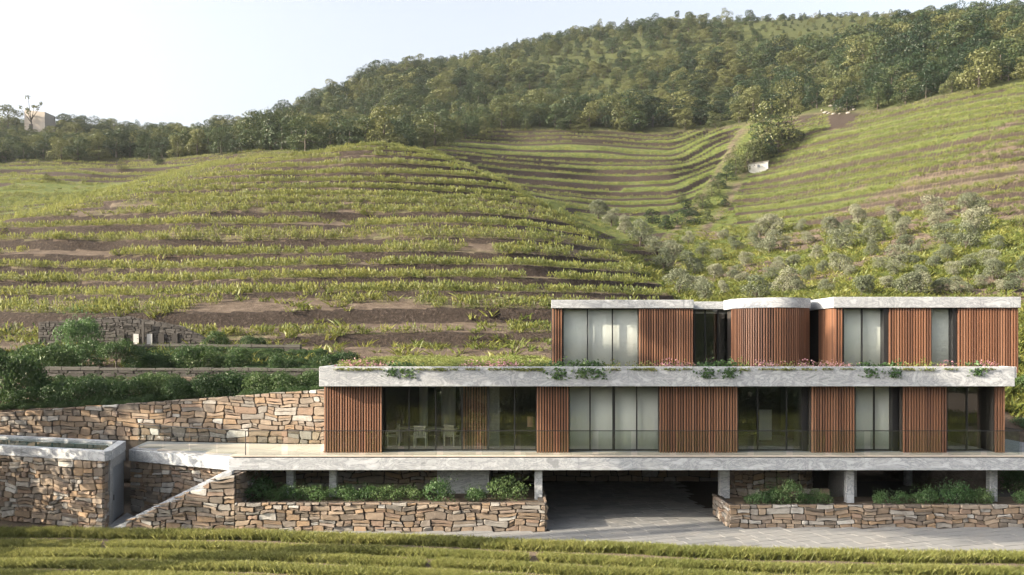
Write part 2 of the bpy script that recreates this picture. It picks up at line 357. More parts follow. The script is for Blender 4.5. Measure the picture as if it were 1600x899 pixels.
FE = lambda px: np.interp(px, [-450,0,200,400,480,600,700,760,950,1100,1180,1250,1400,1600,2200], [235,232,245,225,205,208,245,272,272,272,268,257,228,200,178])   # forest edge
GT = lambda px: np.interp(px, [860,900,1000,1060,1100,1200,1300,1450,1520,1600,1700,2200], [50,108,128,150,172,168,150,137,126,108,92,70])  # top of olive grove
PXG = np.repeat(GP[:, None], len(GY), 1)
NZ = vnoise(XG, YG, 18, 7)
FORESTM = sstep(-3, 4, YG - FE(PXG))
GROVEM = (1 - sstep(-4, 4, YG - GT(PXG))) * sstep(880, 1040, PXG - np.clip(115 - YG, 0, 60) * 0.0) * (YG > 55)
# gully between the vineyard mound and the grove: right of the mound's flank only
_flank = np.interp(YG, [55, 70, 85, 100, 115, 130], [1120, 1080, 1050, 1010, 960, 905])
GROVEM = GROVEM * sstep(-25, 25, PXG - _flank)
_gl = np.interp(YG, [150, 160, 180, 200, 225, 250, 270], [1040, 1060, 1088, 1112, 1142, 1170, 1192])
GULLY = np.exp(-((PXG - _gl) / 34) ** 2) * sstep(148, 160, YG) * (1 - FORESTM)
_cn = 9 * (vnoise(XG, YG, 8, 71) - .5) + 4 * (vnoise(XG, YG, 3, 72) - .5)
CUT = sstep(-11, -8, YG - FE(PXG) + _cn) * (1 - sstep(-2, 3, YG - FE(PXG))) * sstep(1228, 1245, PXG + 4 * _cn) * (1 - sstep(1350, 1375, PXG + 4 * _cn)) * sstep(0.3, 0.5, vnoise(XG, YG, 5, 44))
VINEM = sstep(60, 64, YG) * (1 - FORESTM) * (1 - GROVEM) * (1 - sstep(0.25, 0.6, GULLY)) * (1 - CUT)

# terraces follow the contours
def terrace(z, X, Y, px):
    hs = 2.05 + 0.55 * sstep(1040, 1150, px) + 0.9 * sstep(160, 190, Y) * (px < 1150)
    zz = z + (1.0 + 1.6 * sstep(150, 190, Y)) * (vnoise(X, Y, 30, 4) - 0.5) + 0.5 * sstep(140, 190, Y) * (vnoise(X, Y, 9, 14) - 0.5) + 0.9 * np.sin(z * 0.43) * 0.6
    t = zz / hs
    n = np.floor(t); fr = t - n
    bw = 0.20 + 0.10 * (vnoise(n * 7.7, X, 25, 5) - 0.5)
    flat = np.clip(fr / (1 - bw), 0, 1); bank = np.clip((fr - (1 - bw)) / bw, 0, 1)
    bs = bank * bank * (3 - 2 * bank)
    hk = np.modf(np.abs(np.sin(n * 12.9898 + np.floor(px / 900 + n * .37) * 4.1)) * 43758.5)[0]
    hb = np.where(hk < 0.6, 0.64, 0.32) * (1 - 0.12 * sstep(150, 180, Y))
    zt = hs * (n + flat * (1 - hb) + bs * hb)
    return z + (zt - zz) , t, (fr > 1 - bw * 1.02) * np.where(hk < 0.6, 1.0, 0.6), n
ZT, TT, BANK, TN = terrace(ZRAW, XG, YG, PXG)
_soft = 1 - 0.55 * sstep(1100, 1300, PXG) * 0.6
ZG = ZRAW + (ZT - ZRAW) * VINEM
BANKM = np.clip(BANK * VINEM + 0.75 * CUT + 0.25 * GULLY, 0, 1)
# garden steps behind the retaining wall, house platform cut out of the slope
RW = lambda x: 40.4 - 0.164 * (x + 8.42)                  # retaining wall line
RWT = lambda x: 5.73 + 0.078 * (x + 8.42)                 # its top
garden = (YG < 60) & (XG < -8.3)
ZG = np.where(garden & (YG >= RW(XG) + 0.25), np.minimum(np.maximum(ZG, RWT(XG) - 0.2), 20), ZG)
ZG = np.where((XG < -8.3) & (YG < RW(XG) + 0.25), 0.8, ZG)
house = (XG > -8.35) & (XG < 22.6) & (YG < 53.3)
ZG = np.where(house, -0.8, ZG)
ZG = np.where((XG >= 22.6) & (YG < 50), np.minimum(ZG, np.where(YG < 45, -0.3, ZG)), ZG)
SCAR = sstep(0.80, 0.86, vnoise(XG, YG, 13, 9)) * (YG < 170) * VINEM
GRASSM = np.clip(0.36 * VINEM * (1 - SCAR) + 0.7 * GULLY + 0.92 * GROVEM * sstep(0.2, 0.5, vnoise(XG, YG, 9, 12)) + 0.32 * (VINEM * ((YG > 160) | ((PXG < 330) & (YG > 125)))) + 0.1 * (YG < 64), 0, 1)
_n, _m = len(GP), len(GY)
_idx = np.arange(_n * _m).reshape(_n, _m)
_q = np.stack([_idx[:-1, :-1], _idx[1:, :-1], _idx[1:, 1:], _idx[:-1, 1:]], -1).reshape(-1, 4)
hill_me = quads_mesh("hillside", np.stack([XG, YG, ZG], -1).reshape(-1, 3), _q, M_TERR, smooth=True)
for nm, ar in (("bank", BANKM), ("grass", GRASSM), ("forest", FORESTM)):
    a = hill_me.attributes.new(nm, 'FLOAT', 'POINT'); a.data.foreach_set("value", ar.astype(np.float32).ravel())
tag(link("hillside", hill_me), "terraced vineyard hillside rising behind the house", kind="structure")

def hz(px, Y):
    """terrain height under a photo column at a distance"""
    i = np.clip((np.asarray(px, float) - GP[0]) / 5.0, 0, _n - 1.001); i0 = i.astype(int); u = i - i0
    j = np.clip(np.interp(Y, GY, np.arange(_m)), 0, _m - 1.001); j0 = j.astype(int); v = j - j0
    return (ZG[i0, j0] * (1 - u) + ZG[i0 + 1, j0] * u) * (1 - v) + (ZG[i0, j0 + 1] * (1 - u) + ZG[i0 + 1, j0 + 1] * u) * v
def hxy(x, y): return float(hz(800 + x / y * F, y))
def ground_at(px, py, ymin=54.0, ymax=480.0):
    """first point of the hillside seen in the photo at (px, py)"""
    ys = GY[(GY >= ymin) & (GY <= ymax)]
    zs = hz(np.full(len(ys), float(px)), ys)
    row = HY - (zs - ZC) / ys * F
    k = np.nonzero(row <= py)[0]
    Y = ys[k[0]] if len(k) else ys[np.argmin(row)]
    return Vector((PX(px, Y), Y, float(hz(px, Y))))

# flat ground round the house, right out to the hills on all sides
MB().add([(-900,-900,-0.06),(900,-900,-0.06),(900,900,-0.06),(-900,900,-0.06)], [(0,1,2,3)]).build("ground", M_SOIL)["kind"] = "structure"
# the opposite bank of the valley, behind the camera
ox = np.arange(-420, 421, 12.0); oy = np.arange(-330, -29, 10.0)
OX, OY = np.meshgrid(ox, oy, indexing='ij')
OZ = -0.6 + sstep(-45, -260, OY) * (26 + 10 * (vnoise(OX, OY, 90, 3) - 0.4)) + sstep(-45, -120, OY) * 3 * (vnoise(OX, OY, 25, 6) - 0.5)
_oi = np.arange(OX.size).reshape(OX.shape)
_oq = np.stack([_oi[:-1, :-1], _oi[1:, :-1], _oi[1:, 1:], _oi[:-1, 1:]], -1).reshape(-1, 4)
opp_me = quads_mesh("opposite_hill", np.stack([OX, OY, OZ], -1).reshape(-1, 3), _oq, M_TERR, smooth=True)
for nm, v in (("bank", 0.0), ("grass", 0.7), ("forest", 0.3)):
    a = opp_me.attributes.new(nm, 'FLOAT', 'POINT'); a.data.foreach_set("value", np.full(OX.size, v, np.float32))
tag(link("opposite_hill", opp_me), kind="structure")

# ------------------------------------------------------------------ rubble stone walls
def stones(parent, A, B, zb, zt, seed, thick=0.13, hmin=0.17, hmax=0.40, wmin=0.30, wmax=0.95, flip=1, nmax=300, holes=None, gap=0.022, mat=None):
    """irregular rubble stones over the wall face from A to B (plan points); outward normal is to the right of A->B times flip.
    zb(s), zt(s): bottom and top. Every stone is an object under parent."""
    R = random.Random(seed); mat = mat or M_STONE
    A = Vector((*A, 0)); B = Vector((*B, 0)); L = (B - A).length; d = (B - A) / L
    nrm = Vector((d.y, -d.x, 0)) * flip
    zlo = min(zb(0), zb(L)); zhi = max(zt(0), zt(L), zt(L / 2))
    cells = []; z = zlo
    while z < zhi - 0.05:
        h = R.uniform(hmin, hmax)
        if zhi - z - h < hmin * 0.7: h = zhi - z
        s = -R.uniform(0, 0.4)
        while s < L:
            w = R.uniform(wmin, wmax) * (0.75 + 0.6 * h / hmax)
            if L - s - w < wmin * 0.6: w = L - s
            s0, s1 = max(s, 0), min(s + w, L)
            if s1 - s0 > 0.07:
                if h > (hmin + hmax) / 2 and R.random() < 0.5:
                    k = R.uniform(0.35, 0.65)
                    cells.append((s0, s1, z, z + h * k)); cells.append((s0, s1, z + h * k, z + h))
                elif w > wmax * 0.7 and R.random() < 0.3:
                    mid = s0 + (s1 - s0) * R.uniform(0.35, 0.65)
                    cells.append((s0, mid, z, z + h)); k = R.uniform(0.4, 0.6)
                    cells.append((mid, s1, z, z + h * k)); cells.append((mid, s1, z + h * k, z + h))
                else: cells.append((s0, s1, z, z + h))
            s += w
        z += h
    out = []; o1 = seed * 3.1
    def warp(s, zz):
        a = float(vnoise(s, zz + o1, 0.55, 1)) - 0.5; b = float(vnoise(s + o1, zz, 0.7, 2)) - 0.5
        es = min(1, s / 0.3, (L - s) / 0.3); ez = min(1, max(0, (zz - zb(s)) / 0.2), max(0, (zt(s) - zz) / 0.2))
        return s + a * 0.24 * max(es, 0), zz + b * 0.24 * max(ez, 0)
    for (s0, s1, z0, z1) in cells:
        if holes and holes((s0 + s1) / 2, (z0 + z1) / 2): continue
        z0 = max(z0, zb((s0 + s1) / 2)); 
        tl, tr = min(z1, zt(s0)), min(z1, zt(s1))
        if tl - z0 < 0.05 and tr - z0 < 0.05: continue
        tl = max(tl, z0 + 0.02); tr = max(tr, z0 + 0.02)
        w, h = s1 - s0, max(tl, tr) - z0
        c = min(w, h)
        pts = []
        q = [(s0, z0), (s1, z0), (s1, tr), (s0, tl)]
        for k in range(4):
            p, nx, pv = q[k], q[(k + 1) % 4], q[k - 1]
            ch = R.uniform(0.06, 0.26) * c
            for tgt in (pv, nx):
                dl = math.hypot(tgt[0] - p[0], tgt[1] - p[1]) or 1e-6
                t = min(0.42, ch / dl * R.uniform(0.6, 1.3))
                pts.append((p[0] + (tgt[0] - p[0]) * t, p[1] + (tgt[1] - p[1]) * t))
            if k in (0, 2) and w > 0.5:
                t = R.uniform(0.4, 0.6); pts.append((p[0] + (nx[0] - p[0]) * t, p[1] + (nx[1] - p[1]) * t + R.uniform(-0.02, 0.02)))
        pts = [warp(*p) for p in pts]
        cs = sum(p[0] for p in pts) / len(pts); cz = sum(p[1] for p in pts) / len(pts)
        sh = lambda p, g: (p[0] + (cs - p[0]) / max(0.05, abs(cs - p[0]) + abs(cz - p[1])) * g, p[1] + (cz - p[1]) / max(0.05, abs(cs - p[0]) + abs(cz - p[1])) * g)
        r0 = [sh(p, gap) for p in pts]; dep = thick * R.uniform(0.35, 1.0)
        tilt = R.uniform(-0.5, 0.5); tz = R.uniform(-0.6, 0.6)
        r1 = [sh(p, gap + 0.012) for p in pts]; r2 = [sh(p, gap + min(0.03, c * 0.14)) for p in pts]
        vs = []
        for ring, dd in ((r0, -0.02), (r1, dep * 0.7), (r2, dep)):
            for (s_, z_) in ring:
                e = dd + (dep * (tilt * (s_ - cs) / w + tz * (z_ - cz) / h) + R.uniform(-0.008, 0.008) if dd > 0 else 0)
                p = A + d * s_ + nrm * e; vs.append((p.x, p.y, z_))
        p = A + d * cs + nrm * (dep * 1.0 + R.uniform(-.015, .015)); vs.append((p.x, p.y, cz))
        n = len(pts); fs = []
        for r in (0, n):
            fs += [(r + i, r + (i + 1) % n, r + n + (i + 1) % n, r + n + i) for i in range(n)]
        fs += [(2 * n + i, 2 * n + (i + 1) % n, 3 * n) for i in range(n)]
        if flip < 0: fs = [tuple(reversed(f)) for f in fs]
        out.append((w * h, vs, fs))
    out.sort(key=lambda t: -t[0]); objs = []
    for (_, vs, fs) in out[:nmax]: objs.append(link("stone", MB().add(vs, fs).mesh("stone", mat, False), parent))
    if len(out) > nmax:
        rest = MB()
        for (_, vs, fs) in out[nmax:]: rest.add(vs, fs)
        o = link("small_stones", rest.mesh("small_stones", mat, False), parent); o["kind"] = "stuff"; objs.append(o)
    return objs

# ------------------------------------------------------------------ the house
DK = 3.05
house_root = empty("modern_house", (7, 37, 0), "long two storey concrete house with vertical cedar slat screens and full height windows", "house")
H = house_root
def part(name, mb, mat, parent=H, smooth=False): return mb.build(name, mat, parent, smooth)
def bevelled(o, w=0.015):
    b = o.modifiers.new("edge", 'BEVEL'); b.width = w; b.segments = 1; b.limit_method = 'ANGLE'; return o
# main deck slab with its left wing toward the pool
wing = [(-12.3, 36.0), (25.5, 36.0), (25.5, 51.5), (-8.45, 51.5), (-8.45, 40.2), (-18.4, 41.75), (-17.95, 38.85)]
bevelled(part("deck_slab", MB().prism(wing, 2.41, 2.94), M_CONC))
inw = [(-12.15, 36.10), (25.4, 36.10), (25.4, 51.4), (-8.45, 51.4), (-8.45, 40.15), (-18.3, 41.65), (-17.85, 38.92)]
fl = part("deck_floor", MB().prism(inw, 2.93, 2.995), M_CONC2)
# floor tiles: the open strip in front of the facade and the terrace at the left
tile_me = {}
def tile(x0, x1, y0, y1):
    link("floor_tile", MB().box(x0 + .006, x1 - .006, y0 + .006, y1 - .006, 2.995, DK).mesh("floor_tile", M_FLOOR), fl)
for i in range(38): tile(-12.25 + i * 0.99, -11.26 + i * 0.99, 35.99, 37.08)
for j in range(3):
    y0 = 37.08 + j * 1.0
    xl = -12.3 - (y0 + 0.15 - 36.0) * 1.98
    n = int((-8.5 - xl) / 1.3)
    for i in range(n): tile(-8.5 - (i + 1) * 1.3, -8.5 - i * 1.3, y0, y0 + 1.0)
# inside floor, back wall, party walls, ceiling beam
part("interior_floor", MB().box(-8.3, 21.9, 37.09, 46.0, 2.995, DK - 0.005), M_CONC2)
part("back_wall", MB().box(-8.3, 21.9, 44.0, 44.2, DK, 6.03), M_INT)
X37 = lambda px: PX(px, 37.0)
part("end_wall", MB().box(-8.36, -8.16, 37.2, 51, DK, 6.03), M_CONC2)
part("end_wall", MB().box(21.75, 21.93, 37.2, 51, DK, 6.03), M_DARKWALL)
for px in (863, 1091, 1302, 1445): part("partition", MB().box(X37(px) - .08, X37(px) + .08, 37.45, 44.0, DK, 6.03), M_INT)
# upper slab and parapets
part("upper_slab", MB().box(-8.44, 22.04, 36.52, 52.98, 6.03, 6.60), M_CONC2)
bevelled(part("parapet", MB().box(-8.46, 22.06, 36.38, 36.60, 6.028, 6.90), M_CONC))
part("parapet_lip", MB().box(22.063, 22.14, 36.40, 38.0, 6.40, 6.897), M_CONC)
bevelled(part("parapet", MB().box(-8.46, -8.24, 36.603, 52.78, 6.60, 6.897), M_CONC))
bevelled(part("parapet", MB().box(-8.46, 2.0, 52.785, 53.0, 6.60, 6.895), M_CONC))
part("roof_soil", MB().box(-8.237, 1.85, 36.603, 52.78, 6.598, 6.74), M_SOIL)
part("roof_soil", MB().box(1.853, 14.4, 36.603, 39.55, 6.598, 6.73), M_SOIL)
part("roof_soil", MB().box(14.403, 22.0, 36.603, 37.45, 6.598, 6.73), M_SOIL)

# slat screens
slat_meshes = {}
def slat_mesh(h, w=0.060, dp=0.10):
    k = (round(h, 3), w)
    if k not in slat_meshes:
        slat_meshes[k] = MB().box(-w / 2, w / 2, 0, dp, 0, h).mesh("slat", M_WOOD)
    return slat_meshes[k]
def screen(p0, p1, z0, z1, pitch=0.121, back=True, depth=0.2):
    """slats from plan point p0 to p1 (front face), lining behind"""
    p0 = Vector((*p0, 0)); p1 = Vector((*p1, 0)); L = (p1 - p0).length; d = (p1 - p0) / L; nb = Vector((-d.y, d.x, 0))
    a = p0 + nb * 0.15; b = p1 + nb * 0.15; a2 = p0 + nb * (0.15 + depth); b2 = p1 + nb * (0.15 + depth)
    lining = part("timber_screen", MB().prism([a.to_tuple()[:2], b.to_tuple()[:2], b2.to_tuple()[:2], a2.to_tuple()[:2]], z0 + 0.02, z1 - 0.02), M_DARKWALL)  # near-black lining carries the shade between the slats
    n = max(2, round(L / pitch)); ang = math.atan2(d.y, d.x)
    for i in range(n):
        p = p0 + d * ((i + 0.5) * L / n)
        o = link("slat", slat_mesh(z1 - z0), lining, (p.x, p.y, z0)); o.rotation_euler.z = ang
        o.rotation_euler.z += rnd.uniform(-0.012, 0.012)
    return lining
LZ0, LZ1 = DK + 0.004, 6.026
for a, b in ((505.5, 597), (838, 889), (1030, 1153), (1268, 1336), (1411, 1480), (1555, 1571)):
    screen((PX(a, 36.93), 36.93), (PX(b, 36.93), 36.93), LZ0, LZ1)
screen((PX(723, 37.75), 37.75), (PX(761, 37.75), 37.75), LZ0, LZ1)

# windows: frame > panes and mullions
def window(Y, px0, px1, mulls, z0, z1, jamb=0.05):
    x0, x1 = PX(px0, Y), PX(px1, Y)
    fr = MB().box(x0, x1, Y, Y + 0.10, z0, z0 + 0.06).box(x0, x1, Y, Y + 0.10, z1 - 0.05, z1)
    fr.box(x0, x0 + jamb, Y, Y + 0.10, z0 + 0.06, z1 - 0.05).box(x1 - jamb, x1, Y, Y + 0.10, z0 + 0.06, z1 - 0.05)
    w = part("window", fr, M_METAL)
    edges = [x0 + jamb]
    for m in mulls:
        mw = 0.028
        if isinstance(m, tuple): m, mw = m
        xm = PX(m, Y)
        MB().box(xm - mw, xm + mw, Y - 0.005, Y + 0.09, z0 + 0.06, z1 - 0.05).build("mullion", M_METAL, w)
        edges += [xm - mw, xm + mw]
    edges.append(x1 - jamb)
    for a, b in zip(edges[::2], edges[1::2]):
        MB().add([(a, Y + 0.045, z0 + 0.06), (b, Y + 0.045, z0 + 0.06), (b, Y + 0.045, z1 - 0.05), (a, Y + 0.045, z1 - 0.05)], [(0, 1, 2, 3)]).build("pane", M_GLASS, w)
    return w
GYL = 37.62
window(GYL, 597, 763, [639, 681, 722], DK, 6.03)
window(GYL, 763, 839, [804], DK, 6.03)
window(GYL, 888, 1031, [922, (959, 0.06), 995], DK, 6.03)
window(GYL, 1152, 1262, [1184, 1229], DK, 6.03)
window(GYL, 1335, 1405, [1366], DK, 6.03)
window(GYL, 1479, 1556, [1511], DK, 6.03)
for px in (1265, 1408): part("dark_panel", MB().box(X37(px) - .16, X37(px) + .10, 37.5, 38.6, DK, 6.03), M_METAL)
# concrete columns seen through the glass
part("room_shade_panel", MB().box(PX(1470, 42.3), 21.74, 42.32, 42.4, DK, 6.03), M_DARKWALL)  # near-black sheet across the room stands in for its shade
for px, w in ((772, 0.5), (1255, 0.30)):
    part("interior_column", MB().box(PX(px, 38.6) - w / 2, PX(px, 38.6) + w / 2, 38.4, 38.8, DK, 6.03), M_CONC2)
part("wall_shelf", MB().box(PX(1480, 42), PX(1550, 42), 42.0, 42.3, 3.9, 3.95).box(PX(1480, 42), PX(1550, 42), 42.0, 42.3, 4.6, 4.65).box(PX(1480, 42), PX(1550, 42), 42.0, 42.3, 5.3, 5.35), M_INT)

# upper volumes
def uvol(x0, x1, y0, y1, z1, zr, name="upper_roof"):
    bevelled(part(name, MB().box(x0, x1, y0, y1, z1, zr), M_CONC))
UF = 6.62
bevelled(part("upper_roof", MB().prism([(PX(861.5, 39.75), 39.75), (PX(1084, 39.75), 39.75), (PX(1084, 39.75), 48), (2.45, 48)], 9.60, 10.0), M_CONC))
uvol(PX(1084, 39.75) + 0.003, PX(1283, 39.6), 41.2, 48.5, 9.61, 9.99)
uvol(14.53, 23.02, 37.5, 48, 9.53, 10.02)
bevelled(part("overhang_floor", MB().box(22.15, 22.95, 37.75, 48, 6.60, 6.75), M_CONC2))
part("upper_floor", MB().box(2.8, 22.0, 39.6, 48, UF - 0.015, UF), M_CONC2)
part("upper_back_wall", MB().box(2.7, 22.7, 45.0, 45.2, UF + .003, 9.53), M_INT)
part("upper_side_wall", MB().prism([(2.05, 40.25), (2.2, 40.25), (2.9, 47.8), (2.75, 47.8)], UF + .003, 9.598), M_CONC2)
for xx in (8.55, 14.75): part("upper_partition", MB().box(xx, xx + .12, 41.5 if xx < 10 else 39.8, 45.0, UF + .003, 9.53), M_DARKWALL)
uy = 39.85
screen((PX(862, uy), uy), (PX(879, uy), uy), UF + .004, 9.598)
window(uy + 0.25, 879, 999, [918, 957], UF + .004, 9.6)
screen((PX(998, uy), uy), (PX(1083.5, uy), uy), UF + .004, 9.598)
window(41.5, 1085, 1144, [1102, 1122], UF + .004, 9.61)
part("dark_panel", MB().box(PX(1258, 41.4), PX(1284, 41.4), 41.4, 41.5, UF + .004, 9.61), M_METAL)
# the round bay: slats on a drum, concrete ring above
DCX, DCY, DR = 12.40, 40.0, 1.84
def arc(r, a0, a1, n): return [(DCX + r * math.cos(a0 + (a1 - a0) * i / n), DCY + r * math.sin(a0 + (a1 - a0) * i / n)) for i in range(n + 1)]
ring = arc(DR + 0.05, math.pi * 1.0, math.pi * 2.0, 40) + [(DCX + DR + 0.05, 41.19), (DCX - DR - 0.05, 41.19)]
part("drum_roof", MB().prism(ring, 9.57, 10.03), M_CONC)
core = arc(DR - 0.16, math.pi * 1.0, math.pi * 2.0, 40) + [(DCX + DR - 0.16, 41.3), (DCX - DR + 0.16, 41.3)]
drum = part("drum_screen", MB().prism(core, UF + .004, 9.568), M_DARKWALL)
ns = 48
for i in range(ns):
    t = math.pi + math.pi * (i + 0.5) / ns
    o = link("slat", slat_mesh(9.566 - UF - .004), drum, (DCX + DR * math.cos(t), DCY + DR * math.sin(t), UF + .004))
    o.rotation_euler.z = t + math.pi / 2
# right volume
ry = 37.60
screen((PX(1304, ry), 39.6), (PX(1304, ry), ry + 0.05), 6.62, 9.526)
RZ0 = 6.585
screen((PX(1304.5, ry), ry), (PX(1317, ry), ry), RZ0 + .02, 9.526)
window(ry + 0.28, 1317, 1384, [1347], 6.62, 9.53)
part("dark_panel", MB().box(PX(1383, ry), PX(1390, ry), ry + .12, ry + .6, 6.62, 9.53), M_METAL)
screen((PX(1389, ry), ry), (PX(1456, ry), ry), RZ0 + .02, 9.526)
window(ry + 0.28, 1454, 1491, [], 6.62, 9.53)
part("dark_panel", MB().box(PX(1491, ry), PX(1498, ry), ry + .12, ry + .6, 6.62, 9.53), M_METAL)
screen((PX(1497, ry), ry), (PX(1592, ry), ry), RZ0, 9.526)
part("upper_side_wall", MB().box(22.80, 22.93, ry + .33, 47.5, 6.76, 9.52), M_WOOD)

# posts, walls under the deck
for px, Y in ((453, 37.2), (520, 37.2), (841.5, 36.5), (1133, 38.0), (1329, 36.9), (1553, 37.2), (1253, 44.0), (1421, 46.0)):
    x = PX(px, Y); w = 0.17 if px != 1133 else 0.22
    bevelled(part("post", MB().box(x - w, x + w, Y, Y + 2 * w, 0.0, 2.41), M_CONC))
part("service_block", MB().box(PX(683, 38), PX(764, 38), 38.0, 42.5, 0.0, 2.41), M_CONC)
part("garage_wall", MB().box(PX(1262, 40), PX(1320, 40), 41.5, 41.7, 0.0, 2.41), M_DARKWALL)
part("garage_wall", MB().box(PX(1320, 40) - .2, PX(1320, 40), 38.6, 41.49, 0.0, 2.41), M_CONC2)
# stone back wall of the carport and of the planter bay, curved stone drum
bw = part("carport_wall", MB().box(0.9, 13.0, 47.5, 47.9, 0, 2.41), M_JOINT)
stones(bw, (0.9, 47.5), (13.0, 47.5), lambda s: 0.0, lambda s: 2.40, 21, hmin=0.25, hmax=0.5, wmin=0.5, wmax=1.3, nmax=120)
pw = part("bay_wall", MB().box(-12.2, PX(683, 38) , 39.3, 39.6, 0, 2.41), M_JOINT)
stones(pw, (-12.2, 39.3), (PX(683, 38), 39.3), lambda s: 0.9, lambda s: 2.40, 22, hmin=0.18, hmax=0.36, nmax=150)
pw2 = part("bay_wall", MB().box(PX(764, 38) + .003, 0.9, 42.3, 42.5, 0, 2.41), M_JOINT)
stones(pw2, (PX(764, 38) + .05, 42.3), (0.9, 42.3), lambda s: 0.9, lambda s: 2.40, 23, hmin=0.18, hmax=0.36)
dc = MB(); cx0, cy0, cr = PX(1206, 41.0), 41.3, 1.95
poly = [(cx0 + (cr - .05) * math.cos(math.pi + math.pi * i / 24), cy0 + (cr - .05) * math.sin(math.pi + math.pi * i / 24)) for i in range(25)] + [(cx0 + cr - .05, 43), (cx0 - cr + .05, 43)]
sd = part("stone_drum", MB().prism(poly, 0, 2.41), M_JOINT)
for k in range(11):
    t0 = math.pi + math.pi * k / 11; t1 = math.pi + math.pi * (k + 1) / 11
    stones(sd, (cx0 + cr * math.cos(t0), cy0 + cr * math.sin(t0)), (cx0 + cr * math.cos(t1), cy0 + cr * math.sin(t1)), lambda s: 0.6, lambda s: 2.40, 40 + k, hmin=0.2, hmax=0.36, wmin=0.4, wmax=0.8, thick=0.07)

# glass railing along the deck: rail > panes
RT = DK + 1.06
def railing(pts, npan):
    rl = MB()
    for a, b in zip(pts, pts[1:]): rl.bar((*a, RT), (*b, RT), 0.020, None, 6)
    r = part("glass_railing", rl, M_METAL)
    for (a, b), n in zip(zip(pts, pts[1:]), npan):
        for i in range(n):
            t0 = i / n + 0.004; t1 = (i + 1) / n - 0.004
            p = [a[k] + (b[k] - a[k]) * t0 for k in (0, 1)]; q = [a[k] + (b[k] - a[k]) * t1 for k in (0, 1)]
            MB().add([(*p, DK + 0.005), (*q, DK + 0.005), (*q, RT - 0.017), (*p, RT - 0.017)], [(0, 1, 2, 3)]).build("pane", M_RAILGLASS, r)
    return r
railing([(-11.6, 36.14), (22.25, 36.14)], [20])
railing([(22.25, 36.16), (22.9, 47.0)], [5])
railing([(-11.62, 36.16), (-17.6, 38.98)], [4])
MB().bar((-11.61, 36.15, DK), (-11.61, 36.15, RT), 0.022).build("railing_post", M_METAL, H)
# ------------------------------------------------------------------ pool block, stair, retaining wall, planters
u = Vector((-0.944, 0.329)); A0 = Vector((-17.3, 35.25)); B0 = Vector((-18.2, 39.1))
def al(p, s): q = p + u * s; return (q.x, q.y)
LP = 12.5
pool = empty("swimming_pool", (-20, 37, 0), "raised swimming pool with concrete rim on a rubble stone base", "pool")
cw = 0.42
inA, inB = A0 + u * 0.5 + Vector((0.05, 0.42)), B0 + u * 0.5 + Vector((-0.05, -0.40))
def pl(p, s): q = p + u * s; return (q.x, q.y)
# coping as four bars
nA = Vector((0.08, 0.42)); 
cop = MB()
cop.prism([al(A0, LP), (A0.x, A0.y), tuple(A0 + nA), al(A0 + nA, LP)], 2.90, 3.32)
bevelled(cop.build("coping", M_CONC, pool), 0.02)
MB().prism([tuple(A0 + nA + Vector((0, .003))), tuple(B0), tuple(B0 + u * 0.45), tuple(A0 + nA + u * 0.45 + Vector((0, .003)))], 2.90, 3.317).build("coping", M_CONC, pool)
MB().prism([al(B0 - nA, LP), al(B0 - nA, 0.46), al(B0, 0.46), al(B0, LP)], 2.90, 3.314).build("coping", M_CONC, pool)
MB().prism([al(A0 + nA, LP - 0.01), al(A0 + nA, 0.452), al(B0 - nA, 0.46), al(B0 - nA, LP - 0.01)], 1.4, 3.22).build("water", M_WATER, pool)
ins = Vector((0, 0.10)) + u * 0.10
bc = MB().prism([al(A0 + ins, LP), tuple(A0 + ins), tuple(B0 + u * 0.12), al(B0, LP)], 0.0, 2.899).build("stone_base", M_JOINT, pool)
a1 = A0 + ins
stones(bc, al(a1, 8.5), (a1.x + 0.02, a1.y), lambda s: -0.02, lambda s: 2.895, 3, hmin=0.13, hmax=0.36, wmin=0.25, wmax=0.78, flip=1, nmax=230)
# right flank: stone return, concrete door frame, door, lintel
fl0 = A0 + ins; fd = (B0 - A0).normalized()
def fp(s, o=0.0):
    q = fl0 + fd * s + Vector((-fd.y, fd.x)) * -o; return (q.x, q.y)
stones(bc, fp(0), fp(0.62), lambda s: 0.0, lambda s: 2.89, 4, hmin=0.2, hmax=0.4, wmin=0.35, wmax=0.7, thick=0.06)
MB().prism([fp(0.63, 0.09), fp(1.15, 0.09), fp(1.15, -0.1), fp(0.63, -0.1)], 0.0, 2.897).build("door_jamb", M_CONC2, pool)
MB().prism([fp(1.153, 0.088), fp(3.6, 0.088), fp(3.6, -0.1), fp(1.153, -0.1)], 2.45, 2.896).build("lintel", M_CONC2, pool)
dr = MB().prism([fp(1.153, 0.02), fp(3.55, 0.02), fp(3.55, -0.06), fp(1.153, -0.06)], 0.0, 2.447).build("door", M_DOOR, pool)
dv = fp(1.5, 0.05); MB().bar((*dv, 0.95), (*dv, 1.2), 0.018).build("handle", M_METAL, dr)

# stone wall behind the stair, under the terrace wing
ww = empty("stone_wall", (-15, 37.6, 0), "rubble stone wall behind the stair under the terrace edge", "wall")
wa, wb = Vector((-17.9, 39.0)), Vector((-11.9, 36.35))
wd = (wb - wa).normalized(); wn_ = Vector((-wd.y, wd.x))
core = MB().prism([tuple(wa), tuple(wb), tuple(wb + wn_ * 0.35), tuple(wa + wn_ * 0.35)], 0.0, 2.405).build("core", M_JOINT, ww)
stones(core, tuple(wa), tuple(wb), lambda s: 0.0, lambda s: 2.40, 5, hmin=0.14, hmax=0.36, wmin=0.26, wmax=0.8, nmax=200)
